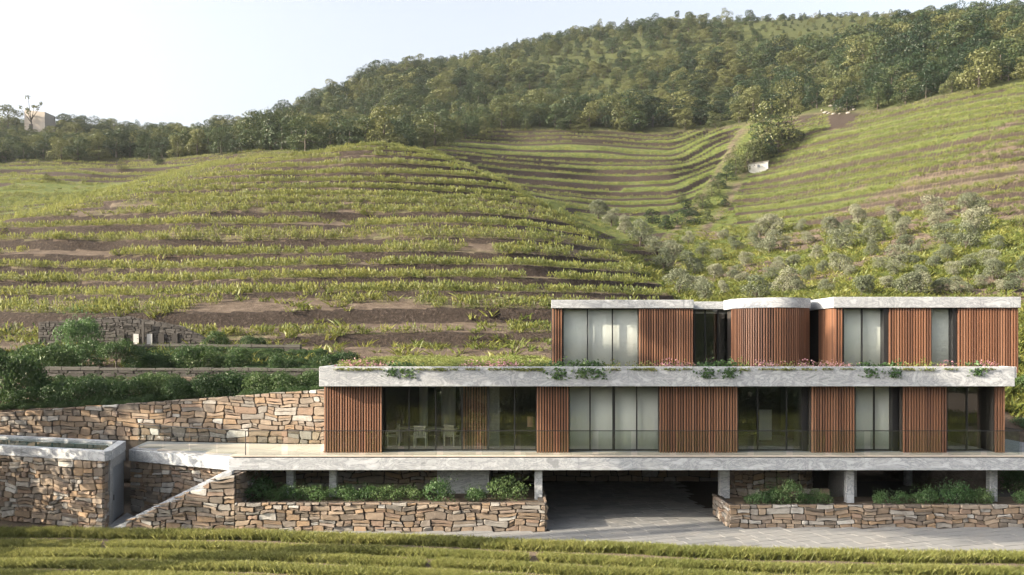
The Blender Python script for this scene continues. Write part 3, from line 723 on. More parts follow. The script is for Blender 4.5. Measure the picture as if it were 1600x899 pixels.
# stair with its own stone flank
st = empty("garden_stair", (-14, 35.6, 0), "concrete garden stair climbing right along a rubble stone wall", "stair")
xs0, xs1, z0s, z1s = -16.35, -12.05, 0.45, 2.45
nst = 13
for i in range(nst):
    xa = xs0 + (xs1 - xs0) * i / nst; xb = xs0 + (xs1 - xs0) * (i + 1) / nst
    zt_ = 0.28 + (2.41 - 0.28) * (i + 1) / nst
    yb = 36.05 + (xb + 11.9) * -0.44 + 0.15
    MB().box(xa, xb + 0.02 * (i < nst - 1), 35.33, min(yb, 37.9), max(0, zt_ - 0.4), zt_).build("step", M_CONC, st)
ztop = lambda s: 0.22 + (2.36 - 0.22) * min(1, max(0, (s + 0.15) / 4.3))
sw = MB().prism([(xs0 + 0.05, 35.05), (xs1 + 0.35, 35.05), (xs1 + 0.35, 35.30), (xs0 + 0.05, 35.30)], 0.0, [0.18, 2.35, 2.35, 0.18]).build("flank", M_JOINT, st)
stones(sw, (xs0 + 0.03, 35.05), (xs1 + 0.37, 35.05), lambda s: 0.0, ztop, 6, hmin=0.14, hmax=0.34, wmin=0.26, wmax=0.8, nmax=150)
strg = MB().add([(xs0 - 0.55, 35.06, 0.0), (xs0 + 0.06, 35.06, 0.20), (xs1 + 0.2, 35.06, 2.37), (xs1 + 0.2, 35.06, 2.52), (xs0 + 0.0, 35.06, 0.36), (xs0 - 0.55, 35.06, 0.12),
                 (xs0 - 0.55, 35.32, 0.0), (xs0 + 0.06, 35.32, 0.20), (xs1 + 0.2, 35.32, 2.37), (xs1 + 0.2, 35.32, 2.52), (xs0 + 0.0, 35.32, 0.36), (xs0 - 0.55, 35.32, 0.12)],
                [(0,1,4,5),(1,2,3,4),(11,10,7,6),(10,9,8,7),(5,4,10,11),(4,3,9,10),(3,2,8,9),(0,5,11,6),(0,6,7,1),(1,7,8,2)])
strg.build("stringer", M_CONC, st)
# sun-facing return at the stair head
rtn = MB().box(xs1 + 0.10, xs1 + 0.34, 35.31, 39.25, 0, 2.40).build("return_wall", M_JOINT, st)
stones(rtn, (xs1 + 0.36, 35.1), (xs1 + 0.36, 39.2), lambda s: 0.3, lambda s: 2.38, 8, hmin=0.2, hmax=0.4, flip=1)
# path to the door
MB().add([(-18.6, 34.2, 0.004), (-16.4, 34.2, 0.004), (-16.9, 37.5, 0.004), (-18.0, 38.8, 0.004), (-17.6, 36.4, 0.004)], [(0, 1, 2, 3, 4)]).build("path", M_CONC2)["kind"] = "structure"

# long retaining wall behind pool and terrace
rw = empty("retaining_wall", (-20, 42.3, 3), "long rubble stone retaining wall behind the pool and terrace, its top sloping down to the left", "wall")
ra, rb = (-36.0, RW(-36.0)), (-8.46, RW(-8.46)); rl = math.dist(ra, rb)
core = MB().prism([ra, rb, (rb[0], rb[1] + 0.4), (ra[0], ra[1] + 0.4)], 1.0, [RWT(ra[0]) - .05, RWT(rb[0]) - .05, RWT(rb[0]) - .05, RWT(ra[0]) - .05]).build("core", M_JOINT, rw)
sset = stones(core, (-30.5, RW(-30.5)), rb, lambda s: 2.99, lambda s: RWT(-30.5 + s * 22.04 / math.dist((-30.5, RW(-30.5)), rb)), 9, hmin=0.15, hmax=0.40, wmin=0.30, wmax=0.95, thick=0.09)

# planter walls
def planter(name, label, x0, x1, yf, zt_, yb, seed, lside=False, rside=False):
    r = empty(name, ((x0 + x1) / 2, yf, 0), label, "planter")
    c = MB().box(x0, x1, yf, yf + 0.28, 0.0, zt_ - 0.04).build("core", M_JOINT, r)
    stones(c, (x0 - .03, yf), (x1 + .03, yf), lambda s: -0.02, lambda s: zt_, seed, hmin=0.12, hmax=0.32, wmin=0.25, wmax=0.85, nmax=220)
    stones(c, (x1, yf + 0.28), (x0, yf + 0.28), lambda s: zt_ - 0.3, lambda s: zt_ - 0.01, seed + 50, hmin=0.25, hmax=0.3, wmin=0.4, wmax=1.0, thick=0.05, nmax=40)
    if lside:
        c2 = MB().box(x0, x0 + 0.25, yf + .283, yb, 0, zt_ - 0.05).build("side_wall", M_JOINT, r)
        stones(c2, (x0, yb), (x0, yf - .03), lambda s: 0.0, lambda s: zt_ - .01, seed + 60, hmin=0.17, hmax=0.36, wmin=0.3, wmax=0.8)
    if rside:
        c2 = MB().box(x1 - 0.25, x1, yf + .283, yb, 0, zt_ - 0.05).build("side_wall", M_JOINT, r)
        stones(c2, (x1, yf - .03), (x1, yb), lambda s: 0.0, lambda s: zt_ - .01, seed + 70, hmin=0.17, hmax=0.36, wmin=0.3, wmax=0.8)
    MB().box(x0 + (0.26 if lside else 0), x1 - (0.26 if rside else 0), yf + 0.33, yb, 0.2, zt_ - 0.16).build("soil", M_SOIL, r)
    return r
planter("stone_planter", "long rubble stone planter wall under the deck, left of the driveway", xs1 + 0.38, 1.38, 35.02, 1.20, 39.2, 12, rside=True)
pr = planter("stone_planter", "rubble stone planter wall at the right edge of the driveway", 9.36, 26.0, 35.7, 0.98, 38.4, 13, lside=True)
c3 = MB().box(10.2, 14.6, 38.42, 38.6, 0, 1.05).build("back_wall", M_JOINT, pr)
stones(c3, (9.8, 38.40), (14.7, 38.40), lambda s: 0.7, lambda s: 1.22, 14, hmin=0.2, hmax=0.3)

# driveway of slate pavers
dw = MB().add([(-12, 34.5, 0.0), (1.0, 32.4, 0.0), (27, 29.0, 0.0), (27, 47.5, 0.0), (1.0, 47.5, 0.0), (1.0, 35.3, 0.0), (-12, 35.3, 0.0)], [(0, 1, 2, 3, 4, 5, 6)]).build("driveway", M_JOINT)
dw["kind"] = "structure"
paver_me = {}
cells = []
R = random.Random(4)
rot = math.radians(18); ca, sa = math.cos(rot), math.sin(rot)
v = -12.0; row = 0
def drive_in(x, y):
    if y > 47.3: return False
    if x < 1.3: return x > -12.0 and y < 34.9 and y > 34.7 - 0.13 * (x + 12)
    if x < 9.2: return y > 32.0
    return x < 26 and y < 35.55 and y > 31.0
vv = 15.0
while vv < 60:
    hgt = R.choice((0.46, 0.52, 0.58)); uu = -40 + R.uniform(0, 0.8)
    while uu < 60:
        w = R.uniform(0.55, 1.05)
        x = ca * (uu + w / 2) - sa * (vv + hgt / 2); y = sa * (uu + w / 2) + ca * (vv + hgt / 2)
        if drive_in(x, y): cells.append((y, uu, uu + w, vv, vv + hgt))
        uu += w
    vv += hgt
cells.sort(key=lambda c: (0 if 1.0 < ca * c[1] - sa * c[3] < 9.4 else 1, c[0]))
rest = MB()
for k, (y, u0, u1, v0, v1) in enumerate(cells):
    g = 0.014; zt_ = 0.030 + R.uniform(-0.005, 0.005)
    q = [(u0 + g, v0 + g), (u1 - g, v0 + g), (u1 - g, v1 - g), (u0 + g, v1 - g)]
    base = [(ca * a - sa * b, sa * a + ca * b) for a, b in q]
    if k < 300:
        MB().prism(base, 0.001, zt_).build("paver", M_PAVER, dw)
    else: rest.prism(base, 0.001, zt_)
if rest.v: rest.build("pavers", M_PAVER, dw)["kind"] = "stuff"

# ------------------------------------------------------------------ furniture behind the glass
def chair(x, y, ang, label):
    r = empty("dining_chair", (x, y, DK), label, "chair", "cream chairs behind the dining room glass")
    r.rotation_euler.z = 0
    T = Matrix.Translation((x, y, DK)) @ Matrix.Rotation(ang, 4, 'Z')
    def bx(name, *b):
        m = MB().box(*b); m.v = [tuple(T @ Vector(p)) for p in m.v]; return m.build(name, M_CHAIR, r)
    s = 0.27
    for sx in (-1, 1):
        for sy in (-1, 1):
            bx("leg", sx * s - .025, sx * s + .025, sy * s - .025, sy * s + .025, 0.0, 0.44 if sy < 0 else 0.70)
        bx("armrest", sx * s - .03, sx * s + .03, -s, s - .03, 0.66, 0.69)
        bx("arm_post", sx * s - .02, sx * s + .02, -s - .02, -s + .02, 0.441, 0.659)
    bx("seat", -s - .03, s + .03, -s - .03, s - .03, 0.441, 0.475)
    bx("top_rail", -s - .02, s + .02, s + .003, s + .04, 0.96, 1.02)
    for i in range(8):
        xx = -s + .03 + i * (2 * s - .06) / 7
        bx("back_slat", xx - .018, xx + .018, s + .005, s + .03, 0.476, 0.959)
    return r
chair(PX(612, 39.4), 39.6, math.radians(-70), "cream dining chair turned sideways at the left end of the dining room glass")
chair(PX(658, 39.2), 39.0, math.radians(178), "cream slatted dining chair with its back to the glass, middle of the three")
chair(PX(707, 39.6), 39.5, math.radians(150), "cream slatted dining armchair nearest the recessed timber screen")
tb = empty("dining_table", (PX(660, 40.6), 40.6, DK), "pale dining table behind the cream chairs", "table")
MB().box(PX(620, 40.6), PX(715, 40.6), 40.2, 41.1, DK + 0.70, DK + 0.745).build("table_top", M_CHAIR, tb)
for px in (626, 709):
    for yy in (40.28, 41.0): MB().box(PX(px, 40.6) - .03, PX(px, 40.6) + .03, yy - .03, yy + .03, DK, DK + 0.70).build("leg", M_CHAIR, tb)
lm = MB().bar((PX(828.5, 38.9), 38.9, PZ(667, 38.9)), (PX(828.5, 38.9), 38.9, PZ(651, 38.9)), 0.14, 0.14, 14).build("pendant_lamp", M_LAMP, None, False)
tag(lm, "small brown drum lamp hanging behind the glass beside a timber screen", "lamp")
MB().bar((PX(828.5, 38.9), 38.9, PZ(651, 38.9)), (PX(828.5, 38.9), 38.9, 6.03), 0.008).build("cord", M_METAL, lm)
# white blinds and drapes inside the windows
def blind(px0, px1, Y, z0, z1, label, fold=0.0015, hem=True, name="window_blind"):
    x0, x1 = PX(px0, Y), PX(px1, Y); n = max(8, int((x1 - x0) / 0.045)); vs = []; fs = []
    for i in range(n + 1):
        x = x0 + (x1 - x0) * i / n; y = Y + fold * math.sin(i * 0.9 + px0) + fold * 0.5 * math.sin(i * 0.33)
        vs += [(x, y, z0), (x, y, z1)]
    for i in range(n): fs.append((2 * i, 2 * i + 2, 2 * i + 3, 2 * i + 1))
    o = MB().add(vs, fs).build(name, M_BLIND, None, True)
    s = o.modifiers.new("cloth", 'SOLIDIFY'); s.thickness = 0.006
    return tag(o, label, "blind", "white blinds in the windows")
blind(890, 958, 37.85, DK + .02, 6.0, "white blind filling the left half of the wide ground floor window")
blind(960.5, 1029, 37.85, DK + .02, 6.0, "white blind filling the right half of the wide ground floor window")
blind(1337, 1402, 37.85, DK + .02, 6.0, "white blind in the narrow ground floor window between two timber screens")
blind(880, 997, 40.3, UF + .02, 9.57, "white blind in the wide upper window near the left end of the upper floor")
blind(1318, 1382, 38.1, 6.64, 9.5, "white blind in the two pane upper window of the right hand volume")
blind(1455, 1490, 38.1, 6.64, 9.5, "white blind in the single pane upper window of the right hand volume")
blind(655, 668, 42.8, DK + .02, 6.0, "pale drape hanging deep in the dining room, left of two", 0.05)
blind(690, 712, 42.8, DK + .02, 6.0, "pale drape hanging deep in the dining room, right of two", 0.05)
blind(1186, 1206, 41.5, DK + .02, 4.6, "low pale panel inside the dark ground floor window", 0.0)
# ------------------------------------------------------------------ vegetation
def unit(n, g): 
    d = g.normal(size=(n, 3)); return d / np.linalg.norm(d, axis=1, keepdims=True)
def leaf_quads(C, Nn, size, g, aspect=0.6, jit=0.6):
    n = len(C); nn = Nn + g.normal(size=(n, 3)) * jit; nn /= np.linalg.norm(nn, axis=1, keepdims=True)
    a = np.cross(nn, unit(n, g)); a /= np.linalg.norm(a, axis=1, keepdims=True) + 1e-9; b = np.cross(nn, a)
    s = (size * g.uniform(0.65, 1.35, n))[:, None] if np.ndim(size) == 0 else size[:, None]
    v = np.stack([C - a * s * .5, C + b * s * .5 * aspect + nn * s * .06, C + a * s * .5, C - b * s * .5 * aspect + nn * s * .06], 1).reshape(-1, 3)
    return v, np.arange(4 * n).reshape(-1, 4)
def blob_leaves(blobs, n, size, g, shell=(0.72, 1.06), aspect=0.65, jit=0.55):
    B = np.array(blobs, float); w = (B[:, 3] * B[:, 4] + B[:, 3] * B[:, 5] + B[:, 4] * B[:, 5]); w /= w.sum()
    C = []; N_ = []; got = 0
    while got < n:
        k = g.choice(len(B), 2 * n, p=w); d = unit(2 * n, g)
        p = B[k, :3] + d * B[k, 3:] * g.uniform(*shell, (2 * n, 1)) ** 1.0
        ok = np.ones(2 * n, bool)
        for i in range(len(B)):
            r = (((p - B[i, :3]) / B[i, 3:]) ** 2).sum(1); ok &= (r > 0.50) | (k == i)
        ok &= g.random(2 * n) < np.clip(0.55 + 0.6 * d[:, 2], 0.25, 1)      # thinner underneath
        C.append(p[ok]); N_.append((d / B[k, 3:])[ok]); got += ok.sum()
    C = np.concatenate(C)[:n]; N_ = np.concatenate(N_)[:n]; N_ /= np.linalg.norm(N_, axis=1, keepdims=True)
    return leaf_quads(C, N_, size, g, aspect, jit)
def tri_trunk(segs, sides=6):
    """segs: (p, q, r0, r1) tapered tubes as quads"""
    V = []; Q = []
    for p, q, r0, r1 in segs:
        p = Vector(p); q = Vector(q); d = (q - p).normalized(); a = d.orthogonal().normalized(); b = d.cross(a); o = len(V)
        for c, r in ((p, r0), (q, r1)):
            for i in range(sides):
                t = 2 * math.pi * i / sides; V.append(tuple(c + a * r * math.cos(t) + b * r * math.sin(t)))
        Q += [(o + i, o + (i + 1) % sides, o + sides + (i + 1) % sides, o + sides + i) for i in range(sides)]
    return np.array(V), np.array(Q)

def broad_tree(seed, n=900, size=0.055, wide=0.34, low=0.22):
    """unit height tree: crown arrays and trunk arrays"""
    g = np.random.default_rng(seed); blobs = []
    k = g.integers(13, 18)
    for i in range(k):
        a = g.uniform(0, 2 * math.pi); r = wide * 0.72 * math.sqrt(g.random()); z = g.uniform(low + 0.12, 0.86) if (i > 4 or low > 0.3) else g.uniform(0.10, 0.30)
        s = wide * g.uniform(0.34, 0.56) * (1.1 - 0.45 * max(0, z - 0.55))
        sq = 1 - 0.9 * max(0, z - 0.55)
        blobs.append((r * sq * math.cos(a), r * sq * math.sin(a), z, s, s, s * g.uniform(0.65, 0.9)))
    cv = blob_leaves(blobs, n, size, g)
    segs = [((0, 0, -0.03), (0.01, 0, 0.30), 0.030, 0.022), ((0.01, 0, 0.30), (0.0, 0.01, 0.6), 0.022, 0.010)]
    for b in blobs[:5]: segs.append(((0.005, 0, g.uniform(0.22, 0.36)), (b[0] * .9, b[1] * .9, b[2]), 0.013, 0.004))
    return cv, tri_trunk(segs)
def cypress_tree(seed, n=700, size=0.05, wide=0.14):
    g = np.random.default_rng(seed); blobs = []
    for i in range(9):
        z = 0.10 + i * 0.095; s = wide * (math.sin(math.pi * min(1, (0.25 + z * 0.78))) ** 0.8 + 0.12)
        blobs.append((g.normal() * .02, g.normal() * .02, z, s, s, 0.12))
    return blob_leaves(blobs, n, size, g), tri_trunk([((0, 0, -.03), (0, 0, 0.5), 0.025, 0.01)])
def olive_tree(seed, n=2600, size=0.062):
    g = np.random.default_rng(seed); blobs = []
    for i in range(g.integers(9, 13)):
        a = g.uniform(0, 2 * math.pi); r = 0.34 * math.sqrt(g.random()); z = g.uniform(0.22, 0.82)
        s = g.uniform(0.18, 0.28)
        blobs.append((r * math.cos(a), r * math.sin(a), z, s, s, s * g.uniform(0.7, 1.0)))
    cv = blob_leaves(blobs, n, size, g, (0.6, 1.15), 0.42, 0.9)
    segs = [((0, 0, -0.04), (0.03, 0.01, 0.25), 0.05, 0.035)]
    for b in blobs[:6]: segs.append(((0.03, 0.01, 0.24), (b[0] * .9, b[1] * .9, b[2]), 0.025, 0.006))
    return cv, tri_trunk(segs)
def sparse_tree(seed, n=160, size=0.06):
    g = np.random.default_rng(seed); segs = [((0, 0, -.03), (0.02, 0, 0.35), 0.022, 0.016)]; blobs = []
    for i in range(8):
        a = g.uniform(0, 6.28); r = g.uniform(0.1, 0.36); z = g.uniform(0.55, 0.98)
        segs.append(((0.02, 0, g.uniform(0.25, 0.4)), (r * math.cos(a), r * math.sin(a), z), 0.012, 0.004)); blobs.append((r * math.cos(a), r * math.sin(a), z, .07, .07, .06))
    return blob_leaves(blobs, n, size, g, (0.3, 1.2)), tri_trunk(segs)
def tall_tuft_tree(seed):
    g = np.random.default_rng(seed)
    return blob_leaves([(0, 0, .86, .16, .16, .13), (.03, 0, .68, .13, .13, .09), (-.04, 0, .5, .09, .09, .05)], 260, 0.06, g), tri_trunk([((0, 0, -.03), (0, 0, 0.85), 0.022, 0.012)])

def tree_meshes(name, gen, lmat):
    (v, q), (tv, tq) = gen
    crown = quads_mesh(name + "_crown", v, q, lmat); trunk = quads_mesh(name + "_trunk", tv, tq, M_BARK, smooth=True)
    both = quads_mesh(name, np.concatenate([v, tv]), np.concatenate([q, tq + len(v)]), [lmat, M_BARK], np.r_[np.zeros(len(q)), np.ones(len(tq))])
    return crown, trunk, both
FOREST = [tree_meshes("forest_tree", broad_tree(100 + i, 2600, 0.042, (0.42, 0.50, 0.38, 0.46, 0.54, 0.40)[i], (-0.04, -0.08, 0.0, -0.06, -0.08, 0.02)[i]), L_FOREST) for i in range(6)]
CYP = [tree_meshes("cypress", cypress_tree(200 + i, 700, 0.05, (0.15, 0.2)[i]), L_FOREST) for i in range(2)]
OLIVE = [tree_meshes("olive", olive_tree(300 + i), L_OLIVE) for i in range(5)]
SPARSE = [tree_meshes("sparse", sparse_tree(400), L_FOREST), tree_meshes("tuft", tall_tuft_tree(401), L_FOREST)]

def plant_tree(name, meshes, loc, h, label, cat, group, rz=None, wide=1.0):
    r = empty(name, loc, label, cat, group); r.rotation_euler.z = rnd.uniform(0, 6.28) if rz is None else rz
    r.scale = (h * wide, h * wide, h)
    for nm, me in (("trunk", meshes[1]), ("crown", meshes[0])):
        o = bpy.data.objects.new(nm, me); COL.objects.link(o); o.parent = r
    return r

# geometry-node scatter for what nobody could count
def scatter(name, pts, protos, label=None, cat=None):
    """pts rows: x, y, z, scale, scale_z, rot, index"""
    P = np.asarray(pts, np.float32)
    pc = bpy.data.collections.new(name + "_kinds")
    for i, me in enumerate(protos):
        pc.objects.link(bpy.data.objects.new("%s_kind_%02d" % (name, i), me))
    me = bpy.data.meshes.new(name); me.vertices.add(len(P)); me.vertices.foreach_set("co", P[:, :3].ravel())
    for nm, k in (("sx", 3), ("sz", 4), ("rz", 5)):
        a = me.attributes.new(nm, 'FLOAT', 'POINT'); a.data.foreach_set("value", np.ascontiguousarray(P[:, k]))
    a = me.attributes.new("kind_index", 'INT', 'POINT'); a.data.foreach_set("value", P[:, 6].astype(np.int32))
    o = link(name, me); tag(o, label, cat, None, "stuff")
    ng = bpy.data.node_groups.new(name + "_nodes", 'GeometryNodeTree')
    ng.interface.new_socket("Geometry", in_out='INPUT', socket_type='NodeSocketGeometry'); ng.interface.new_socket("Geometry", in_out='OUTPUT', socket_type='NodeSocketGeometry')
    N = ng.nodes; L = ng.links
    gi = N.new("NodeGroupInput"); go = N.new("NodeGroupOutput"); ip = N.new("GeometryNodeInstanceOnPoints"); ci = N.new("GeometryNodeCollectionInfo")
    ci.inputs['Collection'].default_value = pc; ci.inputs['Separate Children'].default_value = True; ci.inputs['Reset Children'].default_value = True
    def na(nm, t='FLOAT'):
        x = N.new("GeometryNodeInputNamedAttribute"); x.data_type = t; x.inputs['Name'].default_value = nm; return x.outputs[0]
    cs = N.new("ShaderNodeCombineXYZ"); sx = na("sx"); L.new(sx, cs.inputs[0]); L.new(sx, cs.inputs[1]); L.new(na("sz"), cs.inputs[2])
    cr = N.new("ShaderNodeCombineXYZ"); L.new(na("rz"), cr.inputs[2])
    e2r = N.new("FunctionNodeEulerToRotation"); L.new(cr.outputs[0], e2r.inputs[0])
    L.new(gi.outputs[0], ip.inputs['Points']); L.new(ci.outputs[0], ip.inputs['Instance']); ip.inputs['Pick Instance'].default_value = True
    L.new(na("kind_index", 'INT'), ip.inputs['Instance Index']); L.new(e2r.outputs[0], ip.inputs['Rotation']); L.new(cs.outputs[0], ip.inputs['Scale'])
    L.new(ip.outputs[0], go.inputs[0])
    md = o.modifiers.new("scatter", 'NODES'); md.node_group = ng
    return o

# ---- vines on the terraces
def vine_mesh(seed, n=56, h=0.62, w=0.5, size=0.12):
    g = np.random.default_rng(seed)
    m = n * 2 // 3
    C = np.stack([g.uniform(-w, w, m), g.normal(0, 0.16, m), g.uniform(0.10, 0.68, m) * h], 1); Nn = unit(m, g); Nn[:, 2] = abs(Nn[:, 2]) + .3
    k = n - m; sx = g.uniform(-w, w, k)
    C2 = np.stack([sx, g.normal(0, 0.10, k), g.uniform(0.55, 1.12, k) * h], 1); N2 = unit(k, g) * np.array([1, 1, .3])
    v1, q1 = leaf_quads(C, Nn, size, g, 0.7, 0.4)
    # upright shoots: tall narrow leaves
    a = g.uniform(0, 3.14, k); s = size * g.uniform(0.8, 1.7, k); dx = np.stack([np.cos(a), np.sin(a), 0 * a], 1); up = np.stack([g.normal(0, .25, k), g.normal(0, .25, k), np.ones(k)], 1)
    v2 = np.stack([C2 - up * s[:, None], C2 + dx * s[:, None] * .3, C2 + up * s[:, None], C2 - dx * s[:, None] * .3], 1).reshape(-1, 3)
    return quads_mesh("vine", np.concatenate([v1, v2]), np.concatenate([q1, np.arange(4 * k).reshape(-1, 4) + len(v1)]), L_VINE)
VINES = [vine_mesh(500 + i) for i in range(5)]
def rows_on(px_step_m, fracs, sel, keep):
    out = []
    cols = []
    px = -300.0
    while px < 1800:
        cols.append(px); px += 4.0
    for px in cols:
        Yf = np.arange(60, 276, 0.25); i = (px - GP[0]) / 5.0; i0 = int(i); uu = i - i0
        t = np.interp(Yf, GY, TT[i0] * (1 - uu) + TT[i0 + 1] * uu); vm = np.interp(Yf, GY, VINEM[i0])
        gt = np.interp(Yf, GY, GROVEM[i0])
        for fi, f in enumerate(fracs):
            k = np.floor(t - f); c = np.nonzero(k[1:] != k[:-1])[0]
            for j in c:
                Y = Yf[j]
                if vm[j] < 0.75: continue
                out.append((px, Y, fi, max(k[j], k[j + 1])))
    return out
vine_pts = []
cand = rows_on(0.8, (0.03, 0.22, 0.42, 0.60), None, None)
Rv = random.Random(8)
for px, Y, fi, n in cand:
    step = 4.0 / F * Y                                # metres between neighbours in this column spacing
    if Rv.random() > min(1.0, step / 0.5): continue
    x = PX(px, Y) + Rv.uniform(-.25, .25)
    # gaps: whole rows missing, bare scars, paths
    mound = Y < 152 and px < 1060
    rowkey = float(vnoise(n * 3.1 + fi * 1.7, x, 26, 15))
    if Y < 76: rowkey = 0.35 + 0.6 * rowkey
    if fi == 3 and (rowkey < 0.72 or not mound): continue
    if not mound and float(vnoise(x, Y, 11, 51)) < 0.10: continue
    if fi == 2 and rowkey < (0.42 if mound else 0.55): continue
    if rowkey < 0.10: continue
    if float(vnoise(x, Y, 13, 9)) > 0.84 and mound: continue
    if float(vnoise(x * 1.0, Y, 6, 19)) > 0.80: continue
    if Rv.random() < 0.07: continue
    if px < 590 and Y < 63.5: continue
    s = Rv.uniform(0.75, 1.15) * (1.0 if mound else 0.92)
    dx = 1.0
    vine_pts.append((x, Y, float(hz(800 + x / Y * F, Y)) - 0.05, s, s * Rv.uniform(0.8, 1.25), Rv.uniform(-.35, .35) + (math.pi if Rv.random() < .5 else 0), Rv.randrange(5)))
scatter("grapevines", vine_pts, VINES, "rows of low grapevines along the hillside terraces", "vines")

# ---- rough grass tufts on the slopes and banks
def tuft_mesh(seed, n=16, h=0.5, w=0.16, bw=0.03, mat=L_GRASS, lean=0.35):
    g = np.random.default_rng(seed); a = g.uniform(0, 6.28, n); r = w * np.sqrt(g.random(n))
    b = np.stack([r * np.cos(a), r * np.sin(a), np.zeros(n)], 1); hh = h * g.uniform(0.55, 1.15, n)
    d = np.stack([g.normal(0, lean, n), g.normal(0, lean, n), np.ones(n)], 1) * hh[:, None]
    t = g.uniform(0, 3.14, n); s = np.stack([np.cos(t), np.sin(t), 0 * t], 1) * bw * .5
    v = np.stack([b - s, b + s, b + d * .55 + s * 0.9, b + d + d * np.array([.15, .15, -.08])], 1)
    v[:, 3] = b + d * np.array([1.2, 1.2, .95])
    return quads_mesh("tuft", v.reshape(-1, 3), np.arange(4 * n).reshape(-1, 4), mat)
WILD = [tuft_mesh(600 + i, 14, 0.55, 0.45, 0.10, L_SCRUB, 0.5) for i in range(4)]
wp = []
Rg = np.random.default_rng(77)
for k in range(60000):
    px = Rg.uniform(-260, 1760); Y = 54 + 150 * Rg.random() ** 1.4
    i = int((px - GP[0]) / 5); j = int(np.searchsorted(GY, Y))
    x = PX(px, Y)
    if -8.3 < x < 22.6 and Y < 54: continue
    gr = GROVEM[i, j]; bk = BANKM[i, j]; dens = 0.95 * gr * (0.35 + (GRASSM[i, j] > .5)) + 0.5 * GULLY[i, j] + 0.09 * VINEM[i, j] * (float(vnoise(x, Y, 8, 21)) > .45) + 0.06 * (Y < 66)
    if FORESTM[i, j] > 0.3 or Rg.random() > dens: continue
    s = Rg.uniform(0.5, 1.3); wp.append((x, Y, float(hz(px, Y)) - .04, s * 1.2, s, Rg.uniform(0, 6.28), Rg.integers(4)))
scatter("wild_grass", wp, WILD, "rough grass and weeds on the slopes", "grass")

# ---- foreground grass rows
GRS = [tuft_mesh(620 + i, 26, 0.29, 0.11, 0.022, L_GRASS, 0.32) for i in range(5)]
gp = []
Rf = np.random.default_rng(31)
def row_y(px): return np.interp(px, [-100, 0, 200, 400, 600, 800, 1200, 1700], [34.6, 34.5, 34.3, 33.95, 33.3, 32.5, 30.95, 30.3])
offs = [(0.0, 0.85), (1.85, 0.70), (3.25, 0.66), (4.75, 0.7), (6.3, 0.7)]
for ri, (of, wd_) in enumerate(offs):
    for k in range(6000):
        px = Rf.uniform(-60, 1660); Y = row_y(px) - of + Rf.uniform(-wd_ / 2, wd_ / 2) + 0.10 * math.sin(px * .021 + ri * 2)
        if Y < 24: continue
        if ri == 1 and (152 < px < 172 or 822 < px < 846): continue
        if ri == 2 and (262 + 400 < px < 678): continue
        x = PX(px, Y); s = Rf.uniform(0.75, 1.15) * (1.0 if ri == 0 else 0.85)
        edge = 1 - 0.45 * abs((Y - row_y(px) + of) / (wd_ / 2)) ** 2
        gp.append((x, Y, -0.06, s, s * (0.8 + .35 * edge), Rf.uniform(0, 6.28), Rf.integers(5)))
scatter("grass", gp, GRS, "low rows of yellow green crop along the front of the picture", "grass")

vf = []
for k in range(3600):
    rr = Rf.integers(0, 30); vf.append((Rf.uniform(-48, 48), 22.5 - rr * 2.1 + Rf.normal() * .1, -0.08, Rf.uniform(.9, 1.3), Rf.uniform(1.1, 1.6), Rf.uniform(-.3, .3), Rf.integers(5)))
scatter("valley_vines", vf, VINES, "rows of vines on the valley floor below the house", "vines")

# ---- forest
fp_ = []
Rt = np.random.default_rng(9)
tries = 0
grid = {}
while tries < 30000:
    tries += 1
    px = Rt.uniform(-330, 1950); Y = 195 + 300 * Rt.random() ** 1.1
    e = FE(px)
    if Y < e + 1: continue
    i = int((px - GP[0]) / 5)
    x = PX(px, Y)
    rmin = 3.5 + 2.6 * float(vnoise(x, Y, 40, 31))
    key = (int(x // 7), int(Y // 7)); bad = False
    for a in (-1, 0, 1):
        for b in (-1, 0, 1):
            for (qx, qy) in grid.get((key[0] + a, key[1] + b), ()):
                if (qx - x) ** 2 + (qy - Y) ** 2 < rmin * rmin: bad = True; break
            if bad: break
        if bad: break
    if bad: continue
    # hidden far side of the ridge
    if Y > 485 or (px < 450 and Y > 430): continue
    grid.setdefault(key, []).append((x, Y)); big = float(vnoise(x, Y, 55, 33))
    h = (2.8 + 7.2 * big) * Rt.uniform(0.6, 1.45)
    if Y - e < 14: h = max(h, 5.6) * Rt.uniform(0.9, 1.35)
    if Y > 370: h *= 0.55 + 0.25 * (Rt.random() < 0.12)
    if px < 330 and Y > 310: h *= 0.75
    if px < 90 and Y > 290: h *= 0.55
    fp_.append((x, Y, float(hz(px, Y)) - .1, h, Y - e, px))
fp_.sort(key=lambda t: t[4])
near_f = [t for t in fp_ if -10 < t[5] < 1610 and t[4] < 30][:230]
nk = set((t[0], t[1]) for t in near_f)
TENS = {20: "twenty", 30: "thirty", 40: "forty", 50: "fifty", 60: "sixty", 70: "seventy", 80: "eighty", 90: "ninety"}; TTH = {20: "twentieth", 30: "thirtieth", 40: "fortieth", 50: "fiftieth", 60: "sixtieth", 70: "seventieth", 80: "eightieth", 90: "ninetieth"}
ORD = ["first","second","third","fourth","fifth","sixth","seventh","eighth","ninth","tenth","eleventh","twelfth","thirteenth","fourteenth","fifteenth","sixteenth","seventeenth","eighteenth","nineteenth"]
for n_ in range(20, 100): ORD.append(TTH[n_ // 10 * 10] if n_ % 10 == 0 else TENS[n_ // 10 * 10] + "-" + ORD[n_ % 10 - 1])
wc = {}
